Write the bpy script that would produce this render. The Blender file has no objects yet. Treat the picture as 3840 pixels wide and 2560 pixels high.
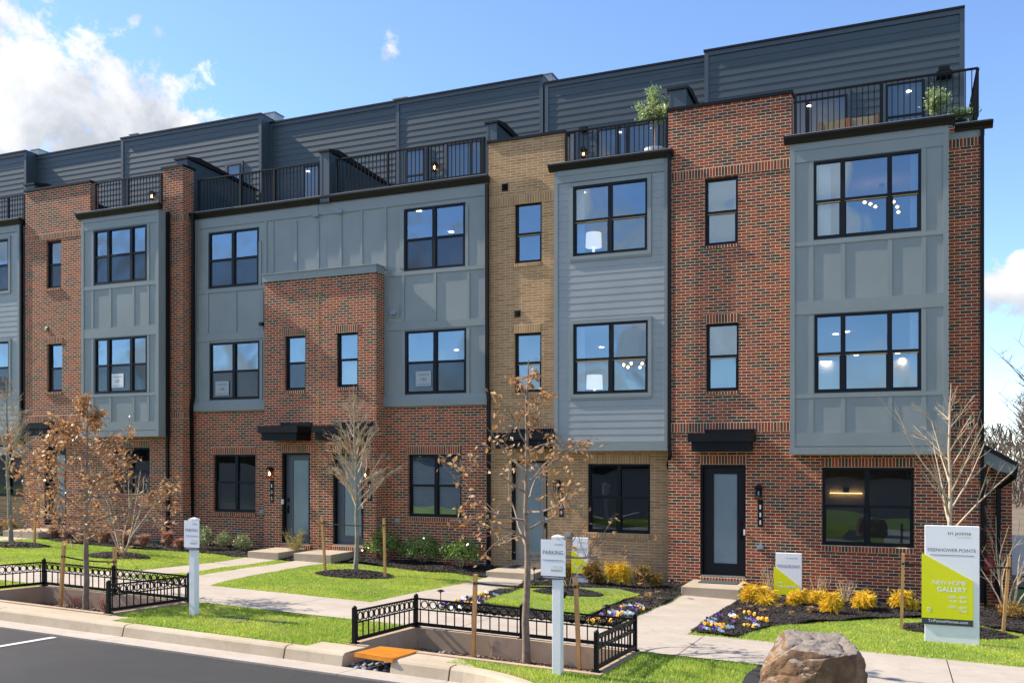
import bpy, math, random
import numpy as np
from mathutils import Vector, Matrix
random.seed(7)
S = bpy.context.scene
COL = S.collection
# ------------------------------------------------------------------ camera
F = 3450.0; HZ = 1715.0; TH = math.radians(22.82); D0 = 21.2; CZ = 3.0   # focal length, horizon (photo pixels), yaw, distance, height
ct, st = math.cos(TH), math.sin(TH)
cam = bpy.data.cameras.new('camera'); camo = bpy.data.objects.new('camera', cam); COL.objects.link(camo)
camo.location = (0, -D0, CZ); camo.rotation_euler = (math.radians(90), 0, TH)
cam.sensor_width = 36; cam.lens = F / 3840 * 36; cam.shift_y = (HZ - 1280) / 3840
cam.clip_start = .1; cam.clip_end = 4000
S.camera = camo
# ------------------------------------------------------------------ light
SUN_EL = math.radians(40); SUN_AZ = math.radians(5)      # sun from the left, a little in front of the facades
sd = Vector((-math.cos(SUN_EL) * math.cos(SUN_AZ), -math.cos(SUN_EL) * math.sin(SUN_AZ), math.sin(SUN_EL)))
sl = bpy.data.lights.new('sun', 'SUN'); sl.energy = 4.0; sl.angle = math.radians(.6); sl.color = (1, .90, .77)
so = bpy.data.objects.new('sun', sl); COL.objects.link(so); so.rotation_euler = sd.to_track_quat('Z', 'Y').to_euler()
so.location = (-20, -20, 40)
S.view_settings.view_transform = 'Standard'; S.view_settings.look = 'None'
S.view_settings.exposure = 1.2; S.view_settings.gamma = 1
W = bpy.data.worlds.new('World'); S.world = W; W.use_nodes = True
nt = W.node_tree; nt.nodes.clear(); N = nt.nodes.new; L = nt.links.new
def PD(px, py):                                         # direction of a photo pixel in the world
    u = (px - 1920) / F; return Vector((-st + u * ct, ct + u * st, (HZ - py) / F)).normalized()
wo = N('ShaderNodeOutputWorld'); bg = N('ShaderNodeBackground'); sky = N('ShaderNodeTexSky')
sky.sky_type = 'NISHITA'; sky.sun_disc = False; sky.sun_elevation = SUN_EL
sky.sun_rotation = math.atan2(-math.cos(SUN_AZ), -math.sin(SUN_AZ))
sky.air_density = .85; sky.dust_density = .1; sky.ozone_density = 2.2; sky.altitude = 50
bg.inputs[1].default_value = .15
tc = N('ShaderNodeTexCoord')
def mth(op, a, b=None, c=None, clamp=False):
    n = N('ShaderNodeMath'); n.operation = op; n.use_clamp = clamp
    for i, v in enumerate((a, b, c)):
        if v is None: continue
        if isinstance(v, (int, float)): n.inputs[i].default_value = v
        else: L(v, n.inputs[i])
    return n.outputs[0]
def noise(vec, scale, detail, rough=.55, dist=0):
    n = N('ShaderNodeTexNoise'); n.inputs['Scale'].default_value = scale; n.inputs['Detail'].default_value = detail
    n.inputs['Roughness'].default_value = rough; n.inputs['Distortion'].default_value = dist; L(vec, n.inputs['Vector']); return n.outputs['Fac']
dirv = tc.outputs['Generated']
n1 = noise(dirv, 9, 9, .6, .3); n2 = noise(dirv, 34, 9, .65, .2); n3 = noise(dirv, 3.1, 4, .5)
# cumulus clouds of this sky: (photo px, py, angular radius in degrees, gain)
clouds = [(-120, 520, 7, 1), (60, 330, 4.6, 1), (250, 400, 4.4, 1), (420, 450, 3.9, 1), (600, 480, 2.9, 1), (760, 430, 1.6, .6), (690, 520, 2.2, 1),
          (-300, 250, 6, 1), (330, 560, 3.5, 1),
          (3770, 1090, 1.5, .8), (3850, 1130, 1.9, .85), (3810, 1530, 1.4, .8), (3890, 1590, 1.9, .8), (3830, 1000, .9, .7),
          (1455, 210, 1.0, .86), (500, 60, 1.0, .7), (590, 110, .9, .7)]
acc = None
for (px, py, r, gain) in clouds:
    d = PD(px, py)
    dp = N('ShaderNodeVectorMath'); dp.operation = 'DOT_PRODUCT'; L(dirv, dp.inputs[0]); dp.inputs[1].default_value = d
    ang = mth('ARCCOSINE', mth('MINIMUM', dp.outputs['Value'], .999999))
    rr = math.radians(r)
    v = mth('SUBTRACT', 1.0, mth('DIVIDE', ang, rr))          # 1 in the middle, 0 at the rim
    v = mth('ADD', mth('MAXIMUM', v, -1.6), gain - 1.0)
    acc = v if acc is None else mth('MAXIMUM', acc, v)
acc = mth('ADD', acc, mth('MULTIPLY', mth('SUBTRACT', n1, .5), 4.2))
acc = mth('ADD', acc, mth('MULTIPLY', mth('SUBTRACT', n2, .5), 3.0))
m = mth('SMOOTH_MIN', 1.0, mth('MAXIMUM', mth('MULTIPLY', mth('ADD', acc, .02), 1.7), 0.0), .15)
# unseen broken clouds behind the camera, mirrored in windows, thickened for neutral fill light
sp = N('ShaderNodeSeparateXYZ'); L(dirv, sp.inputs[0])
back = mth('MULTIPLY', mth('ADD', mth('MULTIPLY', sp.outputs['Y'], -1), -.05), 5.0, clamp=True)
m2 = mth('MULTIPLY', mth('MULTIPLY', mth('SUBTRACT', n1, .49), 11.0, clamp=True), back)
m2 = mth('MULTIPLY', m2, .85)
mm = mth('MINIMUM', mth('MAXIMUM', m, m2), 1.0)
ccol = N('ShaderNodeValToRGB'); L(mth('ADD', n3, mth('MULTIPLY', mth('SUBTRACT', n1, .5), .5)), ccol.inputs[0])
ccol.color_ramp.elements[0].position = .45; ccol.color_ramp.elements[0].color = (1.75, 1.88, 2.1, 1)
ccol.color_ramp.elements[1].position = .66; ccol.color_ramp.elements[1].color = (4.3, 4.3, 4.3, 1)
skc = N('ShaderNodeMix'); skc.data_type = 'RGBA'; skc.blend_type = 'MULTIPLY'; skc.inputs[0].default_value = 1
L(sky.outputs[0], skc.inputs[6]); skc.inputs[7].default_value = (.70, .75, .83, 1)
mx = N('ShaderNodeMix'); mx.data_type = 'RGBA'; L(mm, mx.inputs[0]); L(skc.outputs[2], mx.inputs[6]); L(ccol.outputs[0], mx.inputs[7])
L(mx.outputs[2], bg.inputs[0]); L(bg.outputs[0], wo.inputs[0])

# ------------------------------------------------------------------ pixel <-> world helpers
def P(px, py, Y=0.0):                                   # photo pixel -> point on the vertical plane at Y
    u = (px - 1920) / F; k = (Y + D0) / (ct + u * st); return (k * (-st + u * ct), Y, CZ + (HZ - py) / F * k)
def PX(px, Y=0.0): return P(px, HZ, Y)[0]
def PZ(px, py, Y=0.0): return P(px, py, Y)[2]
def sm(t): t = max(0., min(1., t)); return t * t * (3 - 2 * t)
def g(X, Y):                                            # height of the graded ground
    Xc = max(-45., min(12., X)); Yc = max(-30., min(14., Y))
    z = -.070 - .0273 * Xc - .0407 * Yc
    return z - .11 * sm((Y + 7) / 5.) * (1 - .65 * sm((Y + 1.2) / 1.2))
def G(px, py, dz=0.0):                                  # photo pixel -> point on the ground
    u = (px - 1920) / F; v = (HZ - py) / F; a, b = -st + u * ct, ct + u * st
    lo, hi = 4., 90.
    for _ in range(45):
        k = (lo + hi) / 2
        if CZ + k * v > g(k * a, k * b - D0) + dz: lo = k
        else: hi = k
    return (k * a, k * b - D0, CZ + k * v)
def rect(xl, xr, yt, yb, Y):                            # pixel box -> (x0, x1, z0, z1) on plane Y
    xm = (xl + xr) / 2; return (PX(xl, Y), PX(xr, Y), PZ(xm, yb, Y), PZ(xm, yt, Y))

# ------------------------------------------------------------------ mesh helpers
class MB:
    def __init__(s): s.v = []; s.f = []; s.uv = {}
    def face(s, pts, uv=None):
        n = len(s.v); s.v += [tuple(p) for p in pts]; s.f.append(tuple(range(n, n + len(pts))))
        if uv: s.uv[len(s.f) - 1] = uv
    def box(s, x0, x1, y0, y1, z0, z1):
        n = len(s.v)
        s.v += [(x0, y0, z0), (x1, y0, z0), (x1, y1, z0), (x0, y1, z0), (x0, y0, z1), (x1, y0, z1), (x1, y1, z1), (x0, y1, z1)]
        for q in ((0, 3, 2, 1), (4, 5, 6, 7), (0, 1, 5, 4), (1, 2, 6, 5), (2, 3, 7, 6), (3, 0, 4, 7)): s.f.append(tuple(n + i for i in q))
        return s
    def xprism(s, prof, x0, x1):                        # profile [(y,z)] swept along x
        n = len(s.v); k = len(prof)
        s.v += [(x0, y, z) for y, z in prof] + [(x1, y, z) for y, z in prof]
        for i in range(k): j = (i + 1) % k; s.f.append((n + i, n + j, n + k + j, n + k + i))
        s.f.append(tuple(n + i for i in range(k))); s.f.append(tuple(n + k + i for i in reversed(range(k))))
        return s
    def yprism(s, prof, y0, y1):                        # profile [(x,z)] swept along y
        n = len(s.v); k = len(prof)
        s.v += [(x, y0, z) for x, z in prof] + [(x, y1, z) for x, z in prof]
        for i in range(k): j = (i + 1) % k; s.f.append((n + i, n + k + i, n + k + j, n + j))
        s.f.append(tuple(n + i for i in reversed(range(k)))); s.f.append(tuple(n + k + i for i in range(k)))
        return s
    def tube(s, pts, rad, n=6, cap=True, rot=0):
        pts = [Vector(p) for p in pts]
        if not hasattr(rad, '__len__'): rad = [rad] * len(pts)
        base = len(s.v); up = None
        for i, p in enumerate(pts):
            a = pts[min(i + 1, len(pts) - 1)] - pts[max(i - 1, 0)]
            a = a.normalized() if a.length > 1e-9 else Vector((0, 0, 1))
            if up is None: up = Vector((1, 0, 0)) if abs(a.x) < .9 else Vector((0, 1, 0))
            e1 = (up - a * up.dot(a)).normalized(); e2 = a.cross(e1); up = e1
            for j in range(n):
                t = 2 * math.pi * j / n + rot; q = p + (e1 * math.cos(t) + e2 * math.sin(t)) * rad[i]; s.v.append(tuple(q))
        for i in range(len(pts) - 1):
            for j in range(n):
                a, b = base + i * n + j, base + i * n + (j + 1) % n; s.f.append((a, b, b + n, a + n))
        if cap:
            s.f.append(tuple(base + j for j in reversed(range(n)))); s.f.append(tuple(base + (len(pts) - 1) * n + j for j in range(n)))
        return s
    def lathe(s, prof, cx=0, cy=0, cz=0, n=12):
        base = len(s.v)
        for r, z in prof:
            for j in range(n): t = 2 * math.pi * j / n; s.v.append((cx + r * math.cos(t), cy + r * math.sin(t), cz + z))
        for i in range(len(prof) - 1):
            for j in range(n): a, b = base + i * n + j, base + i * n + (j + 1) % n; s.f.append((a, b, b + n, a + n))
        s.f.append(tuple(base + (len(prof) - 1) * n + j for j in range(n))); s.f.append(tuple(base + j for j in reversed(range(n))))
        return s
    def wall(s, x0, x1, z0, z1, y, ops=(), reveal=.1):  # front sheet with openings and their reveals
        xs = sorted({x0, x1} | {min(max(o[i], x0), x1) for o in ops for i in (0, 1)})
        zs = sorted({z0, z1} | {min(max(o[i], z0), z1) for o in ops for i in (2, 3)})
        for i in range(len(xs) - 1):
            for j in range(len(zs) - 1):
                cx, cz = (xs[i] + xs[i + 1]) / 2, (zs[j] + zs[j + 1]) / 2
                if any(o[0] < cx < o[1] and o[2] < cz < o[3] for o in ops): continue
                s.face([(xs[i], y, zs[j]), (xs[i + 1], y, zs[j]), (xs[i + 1], y, zs[j + 1]), (xs[i], y, zs[j + 1])])
        for o in ops:
            a, b, c, d = o[:4]; r = o[4] if len(o) > 4 else reveal
            if r <= 0: continue
            s.face([(a, y, c), (a, y, d), (a, y + r, d), (a, y + r, c)]); s.face([(b, y, c), (b, y + r, c), (b, y + r, d), (b, y, d)])
            s.face([(a, y, d), (b, y, d), (b, y + r, d), (a, y + r, d)]); s.face([(a, y, c), (a, y + r, c), (b, y + r, c), (b, y, c)])
        return s
    def laps(s, x0, x1, z0, z1, y, pitch, ops=(), lp_=.010):   # horizontal lap siding with openings
        z = z0
        while z < z1 - 1e-4:
            zt = min(z + pitch, z1); spans = [(x0, x1)]
            for o in ops:
                if o[2] < (z + zt) / 2 < o[3]:
                    ns = []
                    for a, b in spans:
                        if o[1] <= a or o[0] >= b: ns.append((a, b)); continue
                        if o[0] > a: ns.append((a, o[0]))
                        if o[1] < b: ns.append((o[1], b))
                    spans = ns
            for a, b in spans:
                s.face([(a, y - lp_, z), (b, y - lp_, z), (b, y - .003, zt), (a, y - .003, zt)])
                s.face([(a, y, z), (b, y, z), (b, y - lp_, z), (a, y - lp_, z)])
            z = zt
        return s
    def transform(s, M): s.v = [tuple(M @ Vector(p)) for p in s.v]; return s

def make(name, mb, mats, parent=None, smooth=False, uv=True, soldier=None):
    me = bpy.data.meshes.new(name); me.from_pydata(mb.v, [], mb.f); me.update()
    if uv and len(mb.f) < 60000:
        ul = me.uv_layers.new(name='uv'); co = mb.v
        for p in me.polygons:
            nx, ny, nz = abs(p.normal.x), abs(p.normal.y), abs(p.normal.z)
            for li in p.loop_indices:
                c = co[me.loops[li].vertex_index]
                if soldier: q = ((c[2] - soldier[0]) / soldier[1] * .212, c[0]) if ny >= nx and ny >= nz else ((c[2] - soldier[0]) / soldier[1] * .212, c[1]) if nx >= nz else (c[1] + .02, c[0])
                elif ny >= nx and ny >= nz: q = (c[0], c[2])
                elif nx >= nz: q = (c[1], c[2])
                else: q = (c[0], c[1])
                ul.data[li].uv = q
    if smooth:
        for p in me.polygons: p.use_smooth = True
    for m_ in (mats if isinstance(mats, (list, tuple)) else [mats]): me.materials.append(m_)
    o = bpy.data.objects.new(name, me); COL.objects.link(o)
    if parent is not None:
        o.parent = parent
        if parent.type == 'EMPTY' and parent.get('wc'): o.location = -Vector(parent.location)
    return o
def thing(name, label, cat, loc=(0, 0, 0), group=None, world=False, rz=0):
    o = bpy.data.objects.new(name, None); COL.objects.link(o); o.location = loc; o.rotation_euler = (0, 0, rz); o.empty_display_size = .2
    o['label'] = label; o['category'] = cat
    if group: o['group'] = group
    if world: o['wc'] = 1
    return o
def tag(o, label, cat, group=None):
    o['label'] = label; o['category'] = cat
    if group: o['group'] = group
    return o
def struct(o, kind='structure'): o['kind'] = kind; return o
def npmesh(name, verts, faces, mat, parent=None):       # big meshes, faces all quads or all triangles
    k = faces.shape[1]; me = bpy.data.meshes.new(name)
    me.vertices.add(len(verts)); me.vertices.foreach_set('co', verts.astype(np.float32).ravel())
    me.loops.add(faces.size); me.loops.foreach_set('vertex_index', faces.astype(np.int32).ravel())
    me.polygons.add(len(faces)); me.polygons.foreach_set('loop_start', np.arange(0, faces.size, k, dtype=np.int32))
    me.polygons.foreach_set('loop_total', np.full(len(faces), k, dtype=np.int32))
    me.update(calc_edges=True); me.materials.append(mat)
    o = bpy.data.objects.new(name, me); COL.objects.link(o)
    if parent is not None:
        o.parent = parent
        if parent.type == 'EMPTY' and parent.get('wc'): o.location = -Vector(parent.location)
    return o

# ------------------------------------------------------------------ materials
def s2l(h):
    h = h.lstrip('#'); r = [int(h[i:i + 2], 16) / 255 for i in (0, 2, 4)]
    return tuple((c / 12.92 if c <= .04045 else ((c + .055) / 1.055) ** 2.4) for c in r) + (1,)
class M:
    def __init__(s, name):
        s.m = bpy.data.materials.new(name); s.m.use_nodes = True; s.t = s.m.node_tree; s.t.nodes.clear()
        s.out = s.n('ShaderNodeOutputMaterial'); s.b = s.n('ShaderNodeBsdfPrincipled'); s.l(s.b.outputs[0], s.out.inputs[0])
    def n(s, k, **kw):
        n = s.t.nodes.new(k)
        for a, b in kw.items(): setattr(n, a, b)
        return n
    def l(s, a, b): s.t.links.new(a, b)
    def set(s, **kw):
        for k, v in kw.items(): s.b.inputs[k.replace('_', ' ')].default_value = v
        return s
    def noise(s, scale, detail=4, rough=.55, vec=None, obj=True):
        if vec is None: vec = s.n('ShaderNodeTexCoord').outputs['Object'] if obj else s.n('ShaderNodeTexCoord').outputs['UV']
        n = s.n('ShaderNodeTexNoise'); n.inputs['Scale'].default_value = scale; n.inputs['Detail'].default_value = detail; n.inputs['Roughness'].default_value = rough
        s.l(vec, n.inputs['Vector']); return n.outputs['Fac']
    def ramp(s, fac, stops):
        r = s.n('ShaderNodeValToRGB'); s.l(fac, r.inputs[0]); e = r.color_ramp.elements
        while len(e) < len(stops): e.new(.5)
        for i, (p, c) in enumerate(stops): e[i].position = p; e[i].color = c if len(c) == 4 else tuple(c) + (1,)
        return r.outputs[0]
    def mix(s, fac, a, b, mode='MIX'):
        n = s.n('ShaderNodeMix'); n.data_type = 'RGBA'; n.blend_type = mode
        for i, v in ((0, fac), (6, a), (7, b)):
            if isinstance(v, (int, float, tuple)): n.inputs[i].default_value = v
            else: s.l(v, n.inputs[i])
        return n.outputs[2]
    def bump(s, h, dist=.01, strength=.6):
        n = s.n('ShaderNodeBump'); n.inputs['Distance'].default_value = dist; n.inputs['Strength'].default_value = strength
        s.l(h, n.inputs['Height']); s.l(n.outputs[0], s.b.inputs['Normal'])
def simple(name, col, rough=.6, var=.12, scale=3, metal=0, bump=0, bscale=60, spec=None):
    m = M(name); c = s2l(col) if isinstance(col, str) else tuple(col) + (1,)
    f = m.noise(scale, 5)
    lo = tuple(v * (1 - var) for v in c[:3]) + (1,); hi = tuple(min(1, v * (1 + var)) for v in c[:3]) + (1,)
    m.l(m.ramp(f, [(.3, lo), (.7, hi)]), m.b.inputs['Base Color']); m.set(Roughness=rough, Metallic=metal)
    if spec is not None: m.b.inputs['Specular IOR Level'].default_value = spec
    if bump: m.bump(m.noise(bscale, 4), bump)
    return m.m
def brick(name, stops, mortar, bw=.212, rh=.0679, off=.5, seed=0.):
    m = M(name); uv = m.n('ShaderNodeTexCoord').outputs['UV']
    b = m.n('ShaderNodeTexBrick'); m.l(uv, b.inputs['Vector']); b.offset = off; b.squash = 1
    for k, v in (('Scale', 1), ('Mortar Size', .0060), ('Mortar Smooth', .15), ('Bias', 0), ('Brick Width', bw), ('Row Height', rh)): b.inputs[k].default_value = v
    b.inputs['Color1'].default_value = (0, 0, 0, 1); b.inputs['Color2'].default_value = (1, 1, 1, 1); b.inputs['Mortar'].default_value = (.5, .5, .5, 1)
    c = m.ramp(b.outputs['Color'], stops)
    f = m.noise(22, 5, .7, uv); c = m.mix(.55, c, m.ramp(f, [(.3, (.62, .62, .62)), (.7, (1.25, 1.22, 1.2))]), 'MULTIPLY')
    f2 = m.noise(.45, 6, .7); c = m.mix(.6, c, m.ramp(f2, [(.3, (.80, .80, .82)), (.7, (1.14, 1.12, 1.08))]), 'MULTIPLY')
    mc = m.ramp(m.noise(3, 5), [(.3, tuple(v * .82 for v in s2l(mortar)[:3])), (.7, s2l(mortar))])
    m.l(m.mix(b.outputs['Fac'], c, mc), m.b.inputs['Base Color']); m.set(Roughness=.85)
    h = m.n('ShaderNodeMath', operation='SUBTRACT'); h.inputs[0].default_value = 1; m.l(b.outputs['Fac'], h.inputs[1])
    h2 = m.n('ShaderNodeMath', operation='MULTIPLY_ADD'); m.l(f, h2.inputs[0]); h2.inputs[1].default_value = .25; m.l(h.outputs[0], h2.inputs[2])
    m.bump(h2.outputs[0], .006, .35)
    return m.m
RED = [(0, s2l('#4d3733')), (.26, s2l('#583e38')), (.33, s2l('#7f3729')), (.6, s2l('#963f2b')), (.8, s2l('#a5492f')), (1, s2l('#7c3126'))]
TAN = [(0, s2l('#a07a5a')), (.4, s2l('#ae8662')), (.7, s2l('#b89068')), (1, s2l('#987354'))]
mRED = brick('red_brick', RED, '#e6d0a4'); mREDs = brick('red_brick_soldier', RED, '#e6d0a4', off=0)
mTAN = brick('tan_brick', TAN, '#dcc390', bw=.30); mTANs = brick('tan_brick_soldier', TAN, '#dcc390', off=0)
mTANs.node_tree.nodes  # same coursing as the tan wall
mSID = simple('grey_panel_siding', '#868d8c', .55, .09, .9, bump=.0015, bscale=90)
mLAP = simple('grey_lap_siding', '#94999a', .5, .06, 1.2, bump=.001, bscale=90)
mTRIM = simple('grey_trim', '#838a89', .5, .05, 1.5)
mDARK = simple('slate_blue_siding', '#3f4b50', .5, .08, .8, bump=.001, bscale=90)
mDTRIM = simple('slate_trim', '#444e57', .5, .06, 2)
mCOR = simple('dark_bronze_gutter', '#1d1818', .45, .1, 3, spec=.3)
mBLK = simple('black_metal', '#0f1013', .5, .2, 4, spec=.22)
mWIN = simple('black_window_frame', '#0b0f18', .45, .2, 4, spec=.25)
mDOORG = simple('grey_door_paint', '#4b535d', .4, .05, 3)
mDOORB = simple('black_door_paint', '#10141c', .45, .1, 3, spec=.3)
mDOORT = simple('taupe_door_paint', '#a89a88', .45, .05, 3)
mFLASH = simple('metal_flashing', '#a7a49d', .35, .12, 4, metal=.6)
mWHT = simple('white_metal', '#d8d8d8', .5, .05, 3)
mCONC = simple('concrete', '#c0b3a0', .85, .08, 2.2, bump=.002, bscale=40)
mPLAS = simple('grey_plastic', '#8f97a0', .45, .05, 5)
mGRNP = simple('green_plastic', '#1d3a33', .5, .1, 5)
mREFLCAULK = simple('rail_reflection_and_caulk', '#b89a52', .5, .1, 20)  # yellow of the reflection on the meeting rails; also colours the caulk joint
def emit(name, col, st_):
    m = M(name); m.set(Roughness=.5); m.b.inputs['Base Color'].default_value = tuple(col) + (1,)
    m.b.inputs['Emission Color'].default_value = tuple(col) + (1,); m.b.inputs['Emission Strength'].default_value = st_; return m.m
mLAMP = emit('lit_ceiling_lamp', (1, .86, .66), 5.0); mBULB = emit('lit_warm_bulb', (1, .62, .25), 6.0)
def glass(name, refl, tint, rough=0.0, wob=.0):
    m = M(name); m.t.nodes.remove(m.b)
    tr = m.n('ShaderNodeBsdfTransparent'); tr.inputs[0].default_value = tuple(tint) + (1,)
    gl = m.n('ShaderNodeBsdfGlossy'); gl.inputs['Roughness'].default_value = rough; gl.inputs['Color'].default_value = (.60, .78, .92, 1)
    mx = m.n('ShaderNodeMixShader'); lw = m.n('ShaderNodeLayerWeight'); lw.inputs[0].default_value = .25
    a = m.n('ShaderNodeMath', operation='MULTIPLY_ADD'); m.l(lw.outputs['Fresnel'], a.inputs[0]); a.inputs[1].default_value = .6; a.inputs[2].default_value = refl; a.use_clamp = True
    m.l(a.outputs[0], mx.inputs[0]); m.l(tr.outputs[0], mx.inputs[1]); m.l(gl.outputs[0], mx.inputs[2]); m.l(mx.outputs[0], m.out.inputs[0])
    if wob:
        bn = m.n('ShaderNodeBump'); bn.inputs['Distance'].default_value = wob; bn.inputs['Strength'].default_value = 1
        m.l(m.noise(.7, 1, .4), bn.inputs['Height']); m.l(bn.outputs[0], gl.inputs['Normal'])
    return m.m
mGLA = glass('window_glass', .30, (.72, .78, .82), 0, .02)
mGLG = glass('ground_floor_glass', .10, (.50, .52, .54), 0, .01)
def frosted(name, col):
    m = M(name); m.set(Roughness=.22); m.b.inputs['Base Color'].default_value = s2l(col); m.b.inputs['Specular IOR Level'].default_value = .8
    m.l(m.ramp(m.noise(1.1, 4), [(.35, tuple(v * .8 for v in s2l(col)[:3])), (.65, s2l(col))]), m.b.inputs['Base Color']); return m.m
mFRO = frosted('frosted_door_glass', '#7f939c')
mSCR = M('insect_screen'); mSCR.t.nodes.remove(mSCR.b)
_t = mSCR.n('ShaderNodeBsdfTransparent'); _d = mSCR.n('ShaderNodeBsdfDiffuse'); _d.inputs[0].default_value = (.075, .08, .095, 1); _x = mSCR.n('ShaderNodeMixShader'); _x.inputs[0].default_value = .5
mSCR.l(_t.outputs[0], _x.inputs[1]); mSCR.l(_d.outputs[0], _x.inputs[2]); mSCR.l(_x.outputs[0], mSCR.out.inputs[0]); mSCR = mSCR.m
mROOM = simple('painted_room_wall', '#cfd0d0', .9, .04, 1); mCURT = simple('white_curtain', '#dfe3e8', .9, .08, 9)
mPAPER = simple('paper', '#e6e6e6', .7, .02, 3); mPAPERG = simple('paper_toned_as_behind_glass', '#a3acb0', .7, .03, 3); mSHADE = emit('lamp_shade_white', (.93, .93, .93), .45)  # greyer paper copy has the dimming of window glass put into its colour
mBLIND = simple('white_blind', '#c9d0d2', .6, .05, 4)
mDGL = M('terrace_door_glass'); mDGL.set(Roughness=.03); mDGL.b.inputs['Base Color'].default_value = (.035, .06, .085, 1); mDGL.b.inputs['Specular IOR Level'].default_value = 1.0; mDGL.b.inputs['Coat Weight'].default_value = 1; mDGL = mDGL.m

def text(parent, s, x0, x1, z, h, y, mat, name='lettering', vertical=False, bold=0):
    cu = bpy.data.curves.new('t', 'FONT'); cu.body = s; cu.size = 1; cu.offset = bold; cu.resolution_u = 3; cu.extrude = .0
    o = bpy.data.objects.new('t', cu); COL.objects.link(o); dg = bpy.context.evaluated_depsgraph_get(); dg.update()
    me = bpy.data.meshes.new_from_object(o.evaluated_get(dg)); bpy.data.objects.remove(o)
    xs = [v.co.x for v in me.vertices]; ys = [v.co.y for v in me.vertices]; a, b = min(xs), max(xs); H = .73 if h > 0 else 1; h = abs(h)
    for v in me.vertices: v.co = ((v.co.x - a) / (b - a) * (x1 - x0) + x0, y, v.co.y / H * h + z)
    me.materials.clear(); me.materials.append(mat)
    return me
def letters(name, metas, parent, mat):                  # join several text meshes into one object
    mb = MB()
    for me in metas:
        n = len(mb.v); mb.v += [tuple(v.co) for v in me.vertices]
        for p in me.polygons: mb.f.append(tuple(n + i for i in p.vertices))
    return make(name, mb, mat, parent, uv=False)

# ------------------------------------------------------------------ building parts
def window(h, r, Y, mull=(), rail=None, recess=.07, gm=None, screen=False, strip=False, blind=False, curtain=None):
    gm = gm or mGLA; x0, x1, z0, z1 = r; y = Y + recess; fw = .055; mb = MB()
    mb.box(x0, x0 + fw, y, y + .07, z0, z1).box(x1 - fw, x1, y, y + .07, z0, z1)
    mb.box(x0 + fw, x1 - fw, y, y + .07, z1 - fw, z1).box(x0 + fw, x1 - fw, y, y + .07, z0, z0 + fw)
    edges = [x0 + fw] + [q for mx_ in mull for q in (mx_ - .048, mx_ + .048)] + [x1 - fw]
    for mx_ in mull: mb.box(mx_ - .048, mx_ + .048, y - .004, y + .07, z0 + fw, z1 - fw)
    for i in range(0, len(edges), 2):
        a, b = edges[i], edges[i + 1]
        if rail: mb.box(a, b, y + .008, y + .06, rail - .03, rail + .03)
        zt = (rail - .03) if rail else z1 - fw; e = .022
        mb.box(a, a + e, y + .02, y + .062, z0 + fw, zt).box(b - e, b, y + .02, y + .062, z0 + fw, zt).box(a + e, b - e, y + .02, y + .062, z0 + fw, z0 + fw + e)
    fo = make('window', mb, mWIN, h)
    p = MB(); p.face([(x0 + .02, y + .05, z0 + .02), (x1 - .02, y + .05, z0 + .02), (x1 - .02, y + .05, z1 - .02), (x0 + .02, y + .05, z1 - .02)])
    make('pane', p, gm, fo, uv=False)
    if screen and rail:
        p = MB()
        for i in range(0, len(edges), 2): a, b = edges[i], edges[i + 1]; p.face([(a + .02, y + .03, z0 + fw), (b - .02, y + .03, z0 + fw), (b - .02, y + .03, rail - .03), (a + .02, y + .03, rail - .03)])
        make('insect_screen', p, mSCR, fo, uv=False)
    if strip and rail:
        p = MB()
        for i in range(0, len(edges), 2): a, b = edges[i], edges[i + 1]; p.box(a, b, y + .004, y + .04, rail - .045, rail - .031)
        make('rail_reflection', p, mREFLCAULK, fo)  # yellow reflection along the meeting rail, modelled as a coloured strip
    if blind:
        p = MB(); z = z0 + .05
        while z < z1 - .05: p.face([(x0 + .03, y + .10, z), (x1 - .03, y + .10, z), (x1 - .03, y + .135, z + .033), (x0 + .03, y + .135, z + .033)]); z += .048
        make('blind', p, mBLIND, fo, uv=False)
    if curtain:
        for (ca, cb) in curtain:
            p = MB(); n = 14
            for i in range(n):
                a = ca + (cb - ca) * i / n; b = ca + (cb - ca) * (i + 1) / n
                p.face([(a, y + .16 + .03 * (i % 2), z0 - .3), (b, y + .16 + .03 * ((i + 1) % 2), z0 - .3), (b, y + .16 + .03 * ((i + 1) % 2), z1 + .1), (a, y + .16 + .03 * (i % 2), z1 + .1)])
            make('curtain', p, mCURT, fo, uv=False)
    return fo
def casing(mb, r, y, w=.1, t=.025, head=True):
    x0, x1, z0, z1 = r
    mb.box(x0 - w, x0, y - t, y, z0 - w, z1 + w).box(x1, x1 + w, y - t, y, z0 - w, z1 + w).box(x0, x1, y - t, y, z1, z1 + w).box(x0, x1, y - t, y, z0 - w, z0)
def soldier(h, x0, x1, z0, z1, y, mat, name='soldier_course', t=.014, dep=.03):
    return make(name, MB().box(x0, x1, y - t, y + dep, z0, z1), mat, h, soldier=(z0, z1 - z0))
def sill(h, x0, x1, z0, z1, y, mat, t=.035):            # sloping rowlock sill of brick on edge
    mb = MB().xprism([(y - t, z0), (y + .09, z0), (y + .09, z1), (y - t, z1 - .012)], x0, x1)
    return make('brick_sill', mb, mat, h, soldier=(z0, z1 - z0))
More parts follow.
